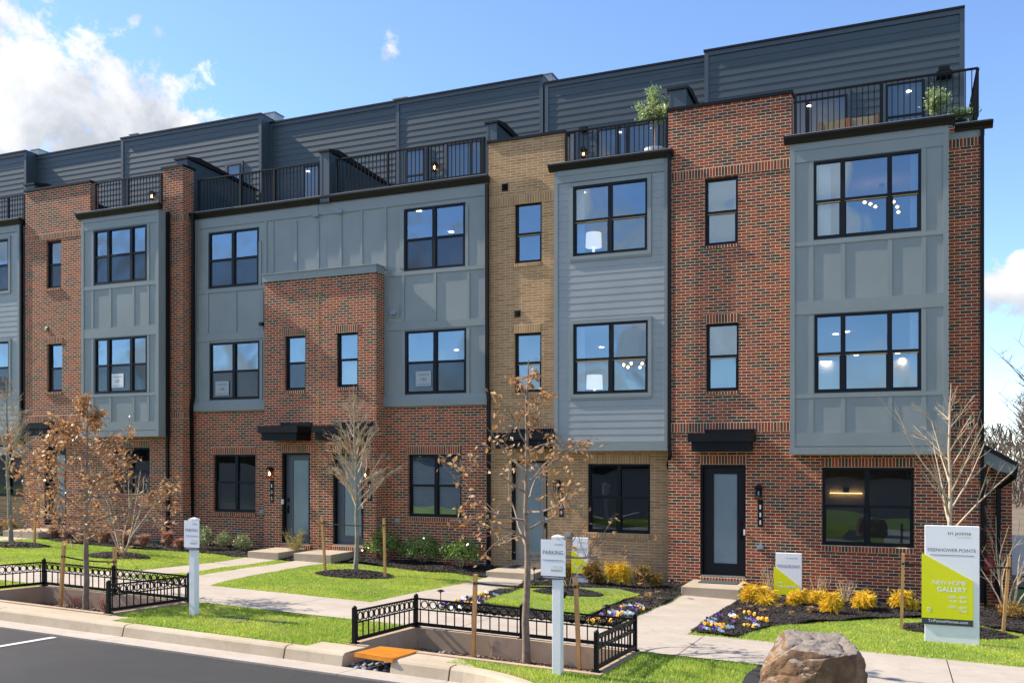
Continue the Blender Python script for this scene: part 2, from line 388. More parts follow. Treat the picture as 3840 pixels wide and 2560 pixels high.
def cornice(h, x0, x1, y, z0, z1, out=.17, over=.12, ret=None, right=True, left=True):
    d = z1 - z0
    prof = [(y + .02, z0), (y - out * .45, z0), (y - out * .55, z0 + d * .25), (y - out, z0 + d * .75), (y - out, z1), (y + .02, z1)]
    mb = MB().xprism(prof, x0 - (over if left else 0), x1 + (over if right else 0))
    if ret:                                             # returns along the sides of a bay
        if left: mb.yprism([(x0 - .002, z0), (x0 - .002, z1), (x0 - over, z1), (x0 - over, z0 + d * .7), (x0 - over * .5, z0 + d * .25)], y + .021, ret)
        if right: mb.yprism([(x1 + .002, z0), (x1 + over * .5, z0 + d * .25), (x1 + over, z0 + d * .7), (x1 + over, z1), (x1 + .002, z1)], y + .021, ret)
    o = make('cornice', mb, mCOR, h)
    make('flashing', MB().box(x0 - (over - .03 if left else 0), x1 + (over - .03 if right else 0), y - out * .8, y + .05, z1 + .002, z1 + .022), mFLASH, o)
    return o
def railing(h, x0, x1, y, z0, z1, posts, ret=None, sp=.118):
    mb = MB(); n = max(2, int(round((x1 - x0) / sp)))
    for i in range(1, n):
        x = x0 + (x1 - x0) * i / n; mb.box(x - .009, x + .009, y - .009, y + .009, z0 + .06, z1 - .035)
    mb.box(x0, x1, y - .028, y + .028, z1 - .035, z1).box(x0, x1, y - .015, y + .015, z0 + .04, z0 + .075)
    if ret:
        m_ = int((ret - y) / sp)
        for i in range(1, m_): yy = y + (ret - y) * i / m_; mb.box(x1 - .012, x1 + .006, yy - .009, yy + .009, z0 + .06, z1 - .035)
        mb.box(x1 - .03, x1 + .026, y + .028, ret, z1 - .034, z1 - .001).box(x1 - .018, x1 + .012, y + .015, ret, z0 + .041, z0 + .074)
    o = make('railing', mb, mBLK, h)
    for px_ in posts: make('post', MB().box(px_ - .027, px_ + .027, y - .031, y + .031, z0, z1 - .036), mBLK, o)
    return o
def pipe(h, pts, r=.045, name='downspout', brk=()):
    mb = MB(); mb.tube(pts, r * 1.25, 4, True, math.pi / 4)
    o = make(name, mb, mBLK, h)
    return o
def lantern(h, x, y, z, lit=True, name='wall_lantern'):  # z = top
    mb = MB().box(x - .06, x + .06, y - .012, y, z - .24, z - .03).box(x - .012, x + .012, y - .10, y - .012, z - .05, z - .03)
    mb.yprism([(x - .085, z - .075), (x + .085, z - .075), (x + .045, z - .02), (x + .045, z), (x - .045, z), (x - .045, z - .02)], y - .185, y - .02)
    for sx in (-1, 1):
        for yy in (y - .17, y - .04): mb.box(x + sx * .06 - .006, x + sx * .06 + .006, yy - .006, yy + .006, z - .28, z - .075)
    mb.box(x - .066, x + .066, y - .176, y - .034, z - .292, z - .28)
    o = make(name, mb, mBLK, h)
    make('bulb', MB().lathe([(.004, 0), (.022, .02), (.028, .05), (.02, .09), (.012, .12)], x, y - .105, z - .24, 8), mBULB if lit else mFRO, o, uv=False)
    return o
def plaque(h, r, y, num):
    x0, x1, z0, z1 = r; o = make('number_plaque', MB().box(x0, x1, y - .02, y, z0, z1), mBLK, h)
    k = len(num); hh = (z1 - z0); ch = hh * .17; ms = []
    for i, c in enumerate(num):
        zc = z1 - hh * (.26 + .29 * i) ; w = .035 if c == '1' else .06; xm = (x0 + x1) / 2
        letters('digit', [text(None, c, xm - w * .5, xm + w * .5, zc - ch / 2, ch, y - .024, mWHT)], o, mWHT)
def canopy(h, x0, x1, y, z0, z1, dep=.72):              # flat metal door canopy: lip above an inset box, flashing on the wall
    zm = z0 + (z1 - z0) * .52; zt = z1 - (z1 - z0) * .04
    mb = MB().box(x0 + .07, x1 - .07, y - dep + .06, y, z0, zm).box(x0, x1, y - dep, y - .001, zm + .001, zt)
    mb.box(x0 + .25, x1 - .02, y - .05, y - .002, zt + .001, z1 + .09)
    return make('door_canopy', mb, mBLK, h)
def door(h, r, Y, leafmat, glassr, recess=.16, brickm=None, silz=None, knob='left'):
    x0, x1, z0, z1 = r; y = Y + recess
    fo = MB().box(x0, x0 + .05, Y + .03, y + .05, z0, z1).box(x1 - .05, x1, Y + .03, y + .05, z0, z1).box(x0 + .05, x1 - .05, Y + .03, y + .05, z1 - .06, z1)
    f = make('door_frame', fo, mBLK, h)
    a, b, c, d = x0 + .052, x1 - .052, z0 + .035, z1 - .062
    ga, gb, gc, gd = glassr; mb = MB()
    mb.box(a, ga, y, y + .045, c, d).box(gb, b, y, y + .045, c, d).box(ga, gb, y, y + .045, c, gc).box(ga, gb, y, y + .045, gd, d)
    t = .03; mb.box(ga - t, ga, y - .014, y, gc - t, gd + t).box(gb, gb + t, y - .014, y, gc - t, gd + t).box(ga, gb, y - .014, y, gd, gd + t).box(ga, gb, y - .014, y, gc - t, gc)
    o = make('door', mb, leafmat, h)
    make('frosted_glass', MB().box(ga, gb, y + .012, y + .03, gc, gd), mFRO, o)
    kx = a + .07 if knob == 'left' else b - .07
    make('handle', MB().box(kx - .03, kx + .03, y - .02, y, c + 1.12, c + 1.24).box(kx - .025, kx + .025, y - .012, y, c + .82, c + 1.04).tube([(kx, y - .01, c + 1.0), (kx, y - .06, c + .98), (kx, y - .06, c + .84), (kx, y - .01, c + .82)], .011, 6), mBLK, o)
    make('threshold', MB().box(x0 + .01, x1 - .01, Y - .01, y + .04, z0 - .005, z0 + .034), mFLASH, h)
    if silz is not None: sill(h, x0 - .03, x1 + .03, silz, z0 - .006, Y - .02, brickm)
    return o
def outlet(h, x0, x1, z0, z1, y):
    mb = MB().box(x0, x1, y - .05, y, z0, z1).box(x0 + .02, x1 - .02, y - .065, y - .05, z0 + .02, z1 - .02).box(x0 + (x1 - x0) * .35, x0 + (x1 - x0) * .75, y - .04, y, z1, z1 + .03)
    return make('outlet_cover', mb, mPLAS, h)
def vent(h, r, y, mat):
    x0, x1, z0, z1 = r; mb = MB().box(x0, x1, y - .02, y, z0, z1)
    for i in range(5): z = z0 + (z1 - z0) * (.14 + .17 * i); mb.xprism([(y - .036, z), (y - .02, z), (y - .02, z + .02)], x0 + .015, x1 - .015)
    return make('wall_vent', mb, mat, h)
def room(h, x0, x1, y0, y1, z0, z1, name='room'):
    mb = MB()
    for q in ([(x0, y1, z0), (x1, y1, z0), (x1, y1, z1), (x0, y1, z1)], [(x0, y0, z0), (x0, y1, z0), (x0, y1, z1), (x0, y0, z1)], [(x1, y0, z0), (x1, y0, z1), (x1, y1, z1), (x1, y1, z0)],
              [(x0, y0, z1), (x0, y1, z1), (x1, y1, z1), (x1, y0, z1)], [(x0, y0, z0), (x1, y0, z0), (x1, y1, z0), (x0, y1, z0)]): mb.face(q)
    return make(name, mb, mROOM, h)
def downlight(h, px, py, zc, ymax=12, r=.075):          # recessed ceiling lamp, on the ceiling at height zc
    u = (px - 1920) / F; v = (HZ - py) / F; k = (zc - .02 - CZ) / v; k = min(k, (ymax + D0) / (ct + u * st))
    x, y = k * (-st + u * ct), k * (ct + u * st) - D0
    make('ceiling_lamp', MB().lathe([(r, 0), (r * .9, .015)], x, y, zc - .02, 14), mLAMP, h, uv=False)
def shell(h, x0, x1, y0, R, D, zt, zr, brickm, zb=-1):   # side walls, rear and terrace deck of one house
    e = .004
    mb = MB(); mb.box(x0 + e, x0 + .12, y0 + .12, R, zb, zt - .05).box(x1 - .12, x1 - e, y0 + .12, R, zb, zt - .05)
    mb.box(x0 + e, x0 + .12, R, D, zb, zt - .05).box(x1 - .12, x1 - e, R, D, zb, zt - .05).box(x0 + e, x1 - e, D, D + .12, zb, zt - .05)
    make('side_wall', mb, brickm, h)
    make('terrace_floor', MB().box(x0 + e, x1 - e, y0 + .1, D, zt - .2, zt - .02), mDTRIM, h)
def upper(h, x0, x1, R, D, zt, ztop, ltrim=True, rtrim=True, pitch=.195):
    e = .003; x0 += e; x1 -= e
    make('upper_siding', MB().laps(x0, x1, zt - .02, ztop - .12, R, pitch, (), .014), mDARK, h)
    mb = MB().box(x0, x1, R, R + .15, zt - .02, ztop).box(x0, x0 + .12, R + .15, D, zt - .02, ztop).box(x1 - .12, x1, R + .15, D, zt - .02, ztop)
    mb.box(x0 + .12, x1 - .12, D - .12, D, zt - .02, ztop).box(x0 + .12, x1 - .12, R + .15, D - .12, ztop - .3, ztop - .12)
    make('upper_wall', mb, mDARK, h)
    mb = MB()
    if ltrim: mb.box(x0, x0 + .11, R - .035, R - .001, zt - .02, ztop - .001)
    if rtrim: mb.box(x1 - .11, x1, R - .035, R - .001, zt - .02, ztop - .001)
    mb.box(x0 + (.111 if ltrim else 0), x1 - (.111 if rtrim else 0), R - .033, R - .001, ztop - .12, ztop - .001)
    make('upper_trim', mb, mDTRIM, h)
    make('roof_coping', MB().box(x0 - .02, x1 + .004, R - .07, R + .2, ztop + .001, ztop + .05).box(x0 - .01, x1 + .002, R + .201, D, ztop + .001, ztop + .04), mCOR, h)
def terrace_glass(h, r, y, mull=(), rail=None, name='terrace_window', lit=None):
    x0, x1, z0, z1 = r; mb = MB(); f = .05
    mb.box(x0 - .09, x0, y - .04, y, z0, z1 + .09).box(x1, x1 + .09, y - .04, y, z0, z1 + .09).box(x0, x1, y - .04, y, z1, z1 + .09)
    casing_ = make(name, mb, mDTRIM, h)
    mb = MB().box(x0, x0 + f, y - .05, y, z0, z1).box(x1 - f, x1, y - .05, y, z0, z1).box(x0 + f, x1 - f, y - .05, y, z1 - f, z1).box(x0 + f, x1 - f, y - .05, y, z0, z0 + f)
    for q in mull: mb.box(q - .04, q + .04, y - .055, y, z0 + f, z1 - f)
    if rail: mb.box(x0 + f, x1 - f, y - .052, y, rail - .03, rail + .03)
    make('frame', mb, mWIN, casing_)
    make('pane', MB().box(x0 + f, x1 - f, y - .035, y - .025, z0 + f, z1 - f), mDGL, casing_)
    if lit: make('lamp_glow', MB().lathe([(.06, 0), (.05, .02)], lit[0], y - .045, lit[1], 10), mLAMP, casing_, uv=False)
def party(h, x0, x1, y0, R, zt, ztop, back=.0, mat=None):  # low party wall between two roof terraces with a metal cap
    mat = mat or mDARK; s_ = .12
    mb = MB().xprism([(y0 + .02, zt - .1), (R - .04, zt - .1), (R - .04, ztop - s_), (y0 + .02, ztop)], x0 + .02, x1 - .02)
    o = make('party_wall', mb, mat, h)
    mb = MB()
    for x in (x0, x1 - .06): mb.box(x, x + .06, y0 - .01, y0 + .019, zt - .1, ztop)
    mb.box(x0 + .061, x1 - .061, y0 - .005, y0 + .019, zt - .1, ztop); mb.box(x0, x1, y0, y0 + .1, ztop - .14, ztop + .001)
    make('end_trim', mb, mDTRIM, o)
    make('metal_cap', MB().xprism([(y0 - .06, ztop + .003), (y0 - .06, ztop + .06), (y0 + .45, ztop + .16), (R - .05, ztop - s_ + .08), (R - .05, ztop - s_ + .02), (y0 + .45, ztop + .003)], x0 - .04, x1 + .04), mCOR, o)
def house(label, x, z, grp='row of brick townhouses'):
    return thing('townhouse', label, 'townhouse', (x, 0, z), grp, world=True)
def rx(xl, xr, yt, yb, Y): return rect(xl, xr, yt, yb, Y)
BD = .4; RB = 3.75; YS = .45; DEP = 13.
R2 = RB + YS

# ================================================================== house 111 (right end of the row)
xF0, xF1 = PX(2506), PX(3690); b = .26
H = house('red brick end townhouse numbered 111 with black door and wide grey bay of three-part windows', (xF0 + xF1) / 2, g(-1.7, 0))
zt = 9.93; xm = PX(2969)                                 # tall brick parapet ends here
wU = rx(2643, 2767, 664, 917, 0); wL = rx(2648, 2770, 1211, 1465, 0); wG = rx(3083, 3427, 1752, 2048, 0); dF = rx(2626, 2796, 1741, 2163, 0)
bx0, bx1 = PX(2963, -BD), PX(3557, -BD); bz0, bz1 = PZ(3260, 1702, -BD), PZ(3256, 508, -BD)
ztall = PZ(2740, 385, 0)
bay_open = (bx0 + .15, bx1 - .15, b + 3.15, zt - .3, .1)
mb = MB().wall(xF0, xF1, -.6, zt - .06, 0, [wU, wL, wG, dF, bay_open], .13)
mb.wall(xF0, xm, zt - .06, ztall, 0, [])
mb.face([(xm, 0, zt - .06), (xm, .3, zt - .06), (xm, .3, ztall), (xm, 0, ztall)]); mb.face([(xF0, .3, zt - .06), (xF0, 0, zt - .06), (xF0, 0, ztall), (xF0, .3, ztall)])
mb.face([(xm, .3, zt - .06), (xF0, .3, zt - .06), (xF0, .3, ztall), (xm, .3, ztall)])
mb.face([(xF1, 0, -.6), (xF1, .12, -.6), (xF1, .12, zt - .06), (xF1, 0, zt - .06)])
make('brick_wall', mb, mRED, H)
shell(H, xF0, xF1, 0, RB, DEP, zt, 0, mRED)
make('parapet_coping', MB().box(xF0 - .03, xm + .03, -.04, .34, ztall, ztall + .07), mBLK, H)
soldier(H, xF0 + .001, bx0, PZ(2740, 656), PZ(2740, 621), 0, mREDs)
soldier(H, xF0 + .001, bx0 - .001, PZ(2740, 1619), PZ(2740, 1583), 0, mREDs)
soldier(H, bx1 + .02, xF1 - .001, PZ(3620, 1600), PZ(3620, 1567), 0, mREDs); soldier(H, bx1 + .02, xF1 - .001, PZ(3620, 551), PZ(3620, 518), 0, mREDs)
soldier(H, PX(2645), PX(2772), wL[3] + .001, wL[3] + .21, 0, mREDs, 'window_lintel'); sill(H, PX(2643), PX(2770), wL[2] - .08, wL[2] - .001, 0, mREDs); sill(H, PX(2641), PX(2768), wU[2] - .08, wU[2] - .001, 0, mREDs)
soldier(H, wG[0], wG[1], wG[3] + .001, wG[3] + .215, 0, mREDs, 'window_lintel'); sill(H, wG[0] - .02, wG[1] + .02, wG[2] - .13, wG[2] - .001, 0, mREDs)
soldier(H, dF[0] - .02, dF[1] + .02, dF[3] + .001, dF[3] + .21, 0, mREDs, 'door_lintel')
window(H, wU, 0, rail=PZ(2705, 792), strip=True); window(H, wL, 0, rail=PZ(2708, 1334), strip=True)
window(H, wG, 0, [PX(3251)], PZ(3251, 1899), gm=mGLG)
door(H, dF, 0, mDOORB, (PX(2672), PX(2760), PZ(2716, 2114), PZ(2716, 1777)), silz=dF[2] - .145, brickm=mREDs, knob='right')
lantern(H, PX(2847), 0, PZ(2847, 1818), lit=False); plaque(H, rx(2842, 2861, 1873, 1973, 0), 0, '111'); outlet(H, PX(2839), PX(2864), PZ(2850, 2059), PZ(2850, 2043), 0)
make('doorbell', MB().box(PX(2788), PX(2795), -.02, .03, PZ(2791, 2005), PZ(2791, 1985)), mWHT, H)
canopy(H, PX(2580, -.7), PX(2818, -.7), 0, PZ(2700, 1692, -.7), PZ(2700, 1621, -.7))
# grey bay
def bay(h, x0, x1, z0, z1, y, wins, panels, boards, mat, back=0.0, lap=None):
    mb = MB()
    if lap: mb.wall(x0, x1, z0, z1, y + .002, wins, .06); mb.laps(x0 + .1, x1 - .1, lap[0], lap[1], y, lap[2], [(w[0] - .08, w[1] + .08, w[2] - .08, w[3] + .08) for w in wins])
    else: mb.wall(x0, x1, z0, z1, y, wins, .06)
    mb.face([(x1, y, z0), (x1, back, z0), (x1, back, z1), (x1, y, z1)]); mb.face([(x0, back, z0), (x0, y, z0), (x0, y, z1), (x0, back, z1)])
    mb.face([(x0, back, z0), (x1, back, z0), (x1, y, z0), (x0, y, z0)]); mb.face([(x0, y, z1), (x1, y, z1), (x1, back, z1), (x0, back, z1)])
    o = make('bay', mb, mat, h)
    t = MB()
    for q in boards: a, b_, c, d = q[:4]; tt = q[4] if len(q) > 4 else .022; t.box(a, b_, y - tt, y - .0005, c, d)
    for q in panels: t.box(q[0], q[1], y - .020, y - .0006, q[2], q[3])
    make('bay_trim', t, mTRIM, o); return o
Yb = -BD
w3 = rx(3051, 3454, 584, 882, Yb); w2 = rx(3055, 3455, 1169, 1468, Yb)
def bz(py, px=3255): return PZ(px, py, Yb)
def bxx(px): return PX(px, Yb)
cb = .1
boards = [(bx0, bx0 + cb, bz0, bz1, .026), (bx1 - cb, bx1, bz0, bz1, .026), (bx0 + cb, bx1 - cb, bz(536), bz1, .03), (bx0 + cb, bx1 - cb, bz(581), bz(537)),
          (bx0 + cb, bx1 - cb, bz(903), bz(886)), (bx0 + cb, bx1 - cb, bz(1166), bz(1115)), (bx0 + cb, bx1 - cb, bz(1487), bz(1471)), (bx0 + cb, bx1 - cb, bz(1671), bz(1620)), (bx0 - .012, bx1 + .012, bz0 - .004, bz(1675), .04)]
bat = [(3042, 0), (3161, 1), (3337, 1), (3464, 0)]
for px_, q in bat:
    a, b_ = bxx(px_ - 9), bxx(px_ + 9)
    rows = [(bz(1115), bz(904)), (bz(1619.5), bz(1488))] + ([] if q else [(bz(886.5), bz(582)), (bz(1470.5), bz(1167))])
    for r0, r1 in rows: boards.append((a, b_, r0, r1, .018))
bo = bay(H, bx0, bx1, bz0, bz1, Yb, [w3 + (.06,), w2 + (.06,)], [], boards, mSID)
window(H, w3, Yb, [PX(3160, Yb), PX(3336, Yb)], bz(738), recess=-.012, strip=True, curtain=[(w3[0] + .1, w3[0] + .34), (w3[1] - .2, w3[1] - .05)])
window(H, w2, Yb, [PX(3161, Yb), PX(3336, Yb)], bz(1320), recess=-.012, strip=True, curtain=[(w2[1] - .22, w2[1] - .05)])
cornice(H, bx0, bx1, Yb, PZ(3256, 508, Yb), PZ(3256, 480, Yb), ret=0)
zc_ = PZ(3620, 462, -.12)
cornice(H, bx1 + .13, xF1, 0, zc_ - .13, zc_, left=False, over=.16)
make('frieze', MB().box(bx1 + .001, xF1 + .01, -.02, -.001, zc_ - .27, zc_ - .131), mTRIM, H)
pipe(H, [(xF1 - .035, -.05, zc_ - .1), (xF1 - .035, -.05, .02)], .038)
zr = zt - .02
railing(H, PX(2980, -.15), PX(3668, -.15), -.15, PZ(3320, 481, -.15), PZ(3320, 304, -.15), [PX(2983, -.15), PX(3307, -.15), PX(3665, -.15)], ret=2.6)
upper(H, PX(2642, RB), PX(3618, RB), RB, DEP, zt, 13.94)
terrace_glass(H, (PX(2960, RB), PX(3178, RB), zt, PZ(3180, 355, RB)), RB, [PX(3030, RB)], name='terrace_door', lit=(PX(3035, RB), PZ(3035, 402, RB)))
terrace_glass(H, (PX(3322, RB), PX(3468, RB), zt + .3, PZ(3395, 310, RB)), RB, rail=PZ(3395, 436, RB), lit=(PX(3408, RB), PZ(3408, 347, RB)))
make('terrace_heater', MB().box(PX(3510, RB), PX(3568, RB), RB - .3, RB - .02, PZ(3540, 300, RB), PZ(3540, 282, RB)).box(PX(3518, RB), PX(3560, RB), RB - .25, RB - .03, PZ(3540, 275, RB) - .02, PZ(3540, 262, RB)), mBLK, H)
room(H, xF0 + .15, xF1 - .15, .13, 11, .1, b + 2.85); room(H, xF0 + .15, xF1 - .15, .13, 12.8, b + 3.16, b + 6.1); room(H, xF0 + .15, xF1 - .15, .13, 10, b + 6.4, b + 9.3)
for px_, py_ in ((3134, 1254), (3175, 1245), (3210, 1332), (3366, 1325), (3384, 1380), (3084, 1391), (3097, 1419), (3110, 1445), (3382, 1437)): downlight(H, px_, py_, b + 6.1, 12.7)
# chandelier and a wall light seen through the glass
yc = 2.6; ch = MB(); cx, cz = P(3307, 705, yc)[0], b + 9.28; ch.lathe([(.07, 0), (.07, .02)], cx, yc, cz - .02); ch.tube([(cx, yc, cz), (cx, yc, PZ(3307, 762, yc))], .012, 6)
hub = Vector((cx, yc, PZ(3307, 762, yc))); co = make('chandelier', ch, mBLK, H)
for px_, py_ in ((3242, 759), (3264, 765), (3283, 775), (3351, 757), (3365, 776), (3369, 795)):
    p = Vector(P(px_, py_, yc + random.uniform(-.3, .3)))
    make('arm', MB().tube([hub, p], .008, 5), mBLK, co); make('bulb', MB().lathe([(.01, -.035), (.036, -.015), (.036, .015), (.01, .035)], p.x, p.y, p.z, 8), mBULB, co, uv=False)
yl = 4.; p = P(3173, 1845, yl)
wl = make('wall_light', MB().box(p[0] - .07, p[0] + .07, yl - .06, yl, p[2] - .01, p[2] + .13), mBLK, H)
make('glowing_tube', MB().box(PX(3113, yl), PX(3234, yl), yl - .07, yl - .05, p[2] - .03, p[2] - .01), emit('wall_light_glow', (1, .55, .2), 3), wl)
room_back = make('room_divider', MB().box(xF0 + .2, xF1 - .2, yl + .001, yl + .05, .12, b + 2.84), mROOM, H)

# ================================================================== house 109 (tan brick)
xE0, xE1 = PX(1832, YS), PX(2506, YS) + .002; b = .35; Y = YS
H = house('tan brick townhouse numbered 109 with taupe door and lap-sided bay beside the red end house', (xE0 + xE1) / 2, g(-7.4, 0))
zt = 10.08; ztall = PZ(1974, 520, Y); xm = PX(2118, Y)
wU = rx(1930, 2031, 755, 984, Y); wL = rx(1929, 2030, 1247, 1470, Y); wG = rx(2204, 2438, 1738, 1998, Y); dE = rx(1918, 2053, 1726, 2106, Y)
Yb = .02; bx0, bx1 = PX(2079, Yb), PX(2508, Yb); bz0 = PZ(2290, 1689, Yb); bz1 = PZ(2290, 620, Yb)
mb = MB().wall(xE0, xE1, -.6, zt - .06, Y, [wU, wL, wG, dE, (bx0 + .15, bx1 - .12, b + 3.15, zt - .3, .1)], .13)
mb.wall(xE0, xm, zt - .06, ztall, Y)
mb.face([(xm, Y, zt - .06), (xm, Y + .3, zt - .06), (xm, Y + .3, ztall), (xm, Y, ztall)]); mb.face([(xE0, Y + .3, zt - .06), (xE0, Y, zt - .06), (xE0, Y, ztall), (xE0, Y + .3, ztall)])
mb.face([(xm, Y + .3, zt - .06), (xE0, Y + .3, zt - .06), (xE0, Y + .3, ztall), (xm, Y + .3, ztall)])
make('brick_wall', mb, mTAN, H); shell(H, xE0, xE1 - .004, Y, R2, DEP, zt, 0, mTAN)
make('parapet_coping', MB().box(xE0 - .03, xm + .03, Y - .04, Y + .34, ztall, ztall + .07), mBLK, H)
soldier(H, xE0 + .001, bx0, PZ(1975, 763, Y), PZ(1975, 729, Y), Y, mTANs); soldier(H, xE0 + .001, bx0 - .001, PZ(1975, 1614, Y), PZ(1975, 1582, Y), Y, mTANs)
soldier(H, wL[0] - .04, wL[1], wL[3] + .001, wL[3] + .21, Y, mTANs, 'window_lintel'); sill(H, wL[0] - .04, wL[1], wL[2] - .08, wL[2] - .001, Y, mTANs); sill(H, wU[0] - .04, wU[1], wU[2] - .1, wU[2] - .001, Y, mTANs)
soldier(H, wG[0], wG[1], wG[3] + .001, wG[3] + .215, Y, mTANs, 'window_lintel'); sill(H, wG[0] - .05, wG[1], wG[2] - .12, wG[2] - .001, Y, mTANs)
soldier(H, dE[0] - .02, dE[1] + .02, dE[3] + .001, dE[3] + .22, Y, mTANs, 'door_lintel')
window(H, wU, Y, rail=PZ(1980, 874, Y), strip=True); window(H, wL, Y, rail=PZ(1980, 1359, Y), strip=True)
window(H, wG, Y, [PX(2318, Y)], PZ(2318, 1865, Y), gm=mGLG)
door(H, dE, Y, mDOORT, (PX(1968, Y + .16), PX(2032, Y + .16), PZ(2000, 2067, Y + .16), PZ(2000, 1742, Y + .16)), silz=dE[2] - .14, brickm=mTANs, knob='right')
lantern(H, PX(2094, Y), Y, PZ(2094, 1798, Y), lit=False); plaque(H, rx(2098, 2114, 1847, 1936, Y), Y, '109'); outlet(H, PX(2123, Y), PX(2144, Y), PZ(2134, 2013, Y), PZ(2134, 1997, Y), Y)
make('doorbell', MB().box(PX(2046, Y), PX(2052, Y), Y - .02, Y + .03, PZ(2050, 1958, Y), PZ(2050, 1940, Y)), mWHT, H)
vent(H, rx(1883, 1905, 690, 716, Y), Y, mBLK); vent(H, rx(1930, 1952, 1164, 1188, Y), Y, mBLK)
canopy(H, PX(1846, Y - .7), PX(2068, Y - .7), Y, PZ(1957, 1680, Y - .7), PZ(1957, 1618, Y - .7))
w3 = rx(2150, 2429, 685, 951, Yb); w2 = rx(2151, 2431, 1208, 1475, Yb)
boards = [(bx0, bx0 + .1, bz0, bz1, .034), (bx1 - .1, bx1, bz0, bz1, .034), (bx0 + .1, bx1 - .1, PZ(2290, 667, Yb), bz1, .034), (bx0 + .1, bx1 - .1, PZ(2290, 641, Yb), bz1, .046), (bx0 - .012, bx1 + .012, bz0 - .003, PZ(2290, 1656, Yb), .05)]
for w in (w3, w2):
    boards += [(w[0] - .09, w[0], w[2] - .09, w[3] + .09, .04), (w[1], w[1] + .09, w[2] - .09, w[3] + .09, .04), (w[0], w[1], w[3], w[3] + .09, .04), (w[0], w[1], w[2] - .09, w[2], .04), (w[0] - .09, w[1] + .09, w[2] - .14, w[2] - .091, .03)]
bay(H, bx0, bx1, bz0, bz1, Yb, [w3 + (.06,), w2 + (.06,)], [], boards, mLAP, back=Y, lap=(PZ(2290, 1655, Yb), PZ(2290, 667, Yb), .168))
window(H, w3, Yb, [PX(2288, Yb)], PZ(2290, 818, Yb), recess=-.015, strip=True, curtain=[(w3[0] + .05, w3[0] + .24)])
window(H, w2, Yb, [PX(2291, Yb)], PZ(2290, 1344, Yb), recess=-.015, strip=True, curtain=[(w2[0] + .05, w2[0] + .24)])
cornice(H, bx0, bx1, Yb, PZ(2290, 620, Yb), PZ(2290, 595, Yb), ret=Y, right=True)
pipe(H, [(bx1 + .04, -.09, bz1 + .05), (bx1 + .04, -.09, bz0 + .05), (bx1 + .06, -.09, bz0 - .12), (bx1 - .06, .2, bz0 - .32), (PX(2512, .36), .38, bz0 - .5), (PX(2512, .38), .38, g(-5.2, 0) + .1)], .042)
railing(H, PX(2120, .3), PX(2505, .3), .3, PZ(2310, 592, .3), PZ(2310, 468, .3) , [PX(2123, .3), PX(2317, .3), PX(2501, .3)])
upper(H, PX(2044, R2), PX(2642, RB) , R2, DEP, zt, 14.0, rtrim=False)
terrace_glass(H, (PX(2242, R2), PX(2475, R2), zt, PZ(2360, 472, R2)), R2, [PX(2354, R2)], name='terrace_door', lit=(PX(2325, R2), PZ(2325, 500, R2)))
terrace_glass(H, (PX(2128, R2), PX(2160, R2), zt + .3, PZ(2145, 497, R2)), R2)
lantern(H, PX(2192, R2), R2, PZ(2192, 558, R2)); make('speaker', MB().box(PX(2183, R2), PX(2206, R2), R2 - .2, R2 - .03, PZ(2195, 498, R2), PZ(2195, 482, R2)), mBLK, H)
party(H, PX(2508, .35) , PX(2508, .35) + .42, .36, R2, zt, PZ(2555, 345, .5))
room(H, xE0 + .15, xE1 - .15, Y + .13, 9, .2, b + 2.85); room(H, xE0 + .15, xE1 - .15, Y + .13, 12.8, b + 3.16, b + 6.1); room(H, xE0 + .15, xE1 - .15, Y + .13, 10, b + 6.4, b + 9.35)
for px_, py_, z_ in ((2183, 724, b + 9.35), (2256, 1303, b + 6.1), (2329, 1348, b + 6.1)): downlight(H, px_, py_, z_)
yc = 2.4; cx = PX(2381, yc); ch = MB().lathe([(.07, 0), (.07, .02)], cx, yc, b + 6.07).tube([(cx, yc, b + 6.08), (cx, yc, PZ(2381, 1352, yc))], .011, 6)
co = make('chandelier', ch, mBLK, H); hub = Vector((cx, yc, PZ(2381, 1352, yc)))
for px_, py_ in ((2339, 1368), (2355, 1376), (2367, 1362), (2400, 1377), (2408, 1363), (2424, 1372)):
    p = Vector(P(px_, py_, yc + random.uniform(-.3, .3))); make('arm', MB().tube([hub, p], .007, 5), mBLK, co); make('bulb', MB().lathe([(.01, -.04), (.033, -.015), (.036, .015), (.01, .04)], p.x, p.y, p.z, 8), mBULB, co, uv=False)

# ================================================================== houses 107 and 105 (mirrored pair)
xC0, xC1 = PX(727, YS), PX(1832, YS) - .003; xs = PX(1195, 0); zt = 10.16; b = .6
zs = PZ(1200, 1532, YS)
Yw = YS - .05                                           # siding plane of the recessed wings
def wing_boards(q): return [(PX(a, Yw), PX(c, Yw), PZ((a + c) / 2, d, Yw), PZ((a + c) / 2, e, Yw)) for a, c, e, d in q]
def pair(H, x0, x1, bxa, bxb, wings, left):
    Y = YS
    w3, w2, wG, wN, dr = wings
    # recessed brick ground floor and siding above
    mb = MB().wall(x0, x1, -.5, zs, Y, [wG], .13)
    if left: mb.wall(bxa, xs, -.5, ztb, 0, [wN, dr], .13); mb.face([(bxa, Y, -.5), (bxa, 0, -.5), (bxa, 0, ztb), (bxa, Y, ztb)])
    else: mb.wall(xs + .004, bxb, -.5, ztb, 0, [wN, dr], .13); mb.face([(bxb, 0, -.5), (bxb, Y, -.5), (bxb, Y, ztb), (bxb, 0, ztb)])
    make('brick_wall', mb, mRED, H)
    return None
ztb = PZ(1197, 1041, 0); ztc = PZ(1197, 1014, 0)
bxa, bxb = PX(991, 0), PX(1411, 0)
labels = ('red brick and grey panelled townhouse numbered 105, left half of the mirrored pair', 'red brick and grey panelled townhouse numbered 107, right half of the mirrored pair')
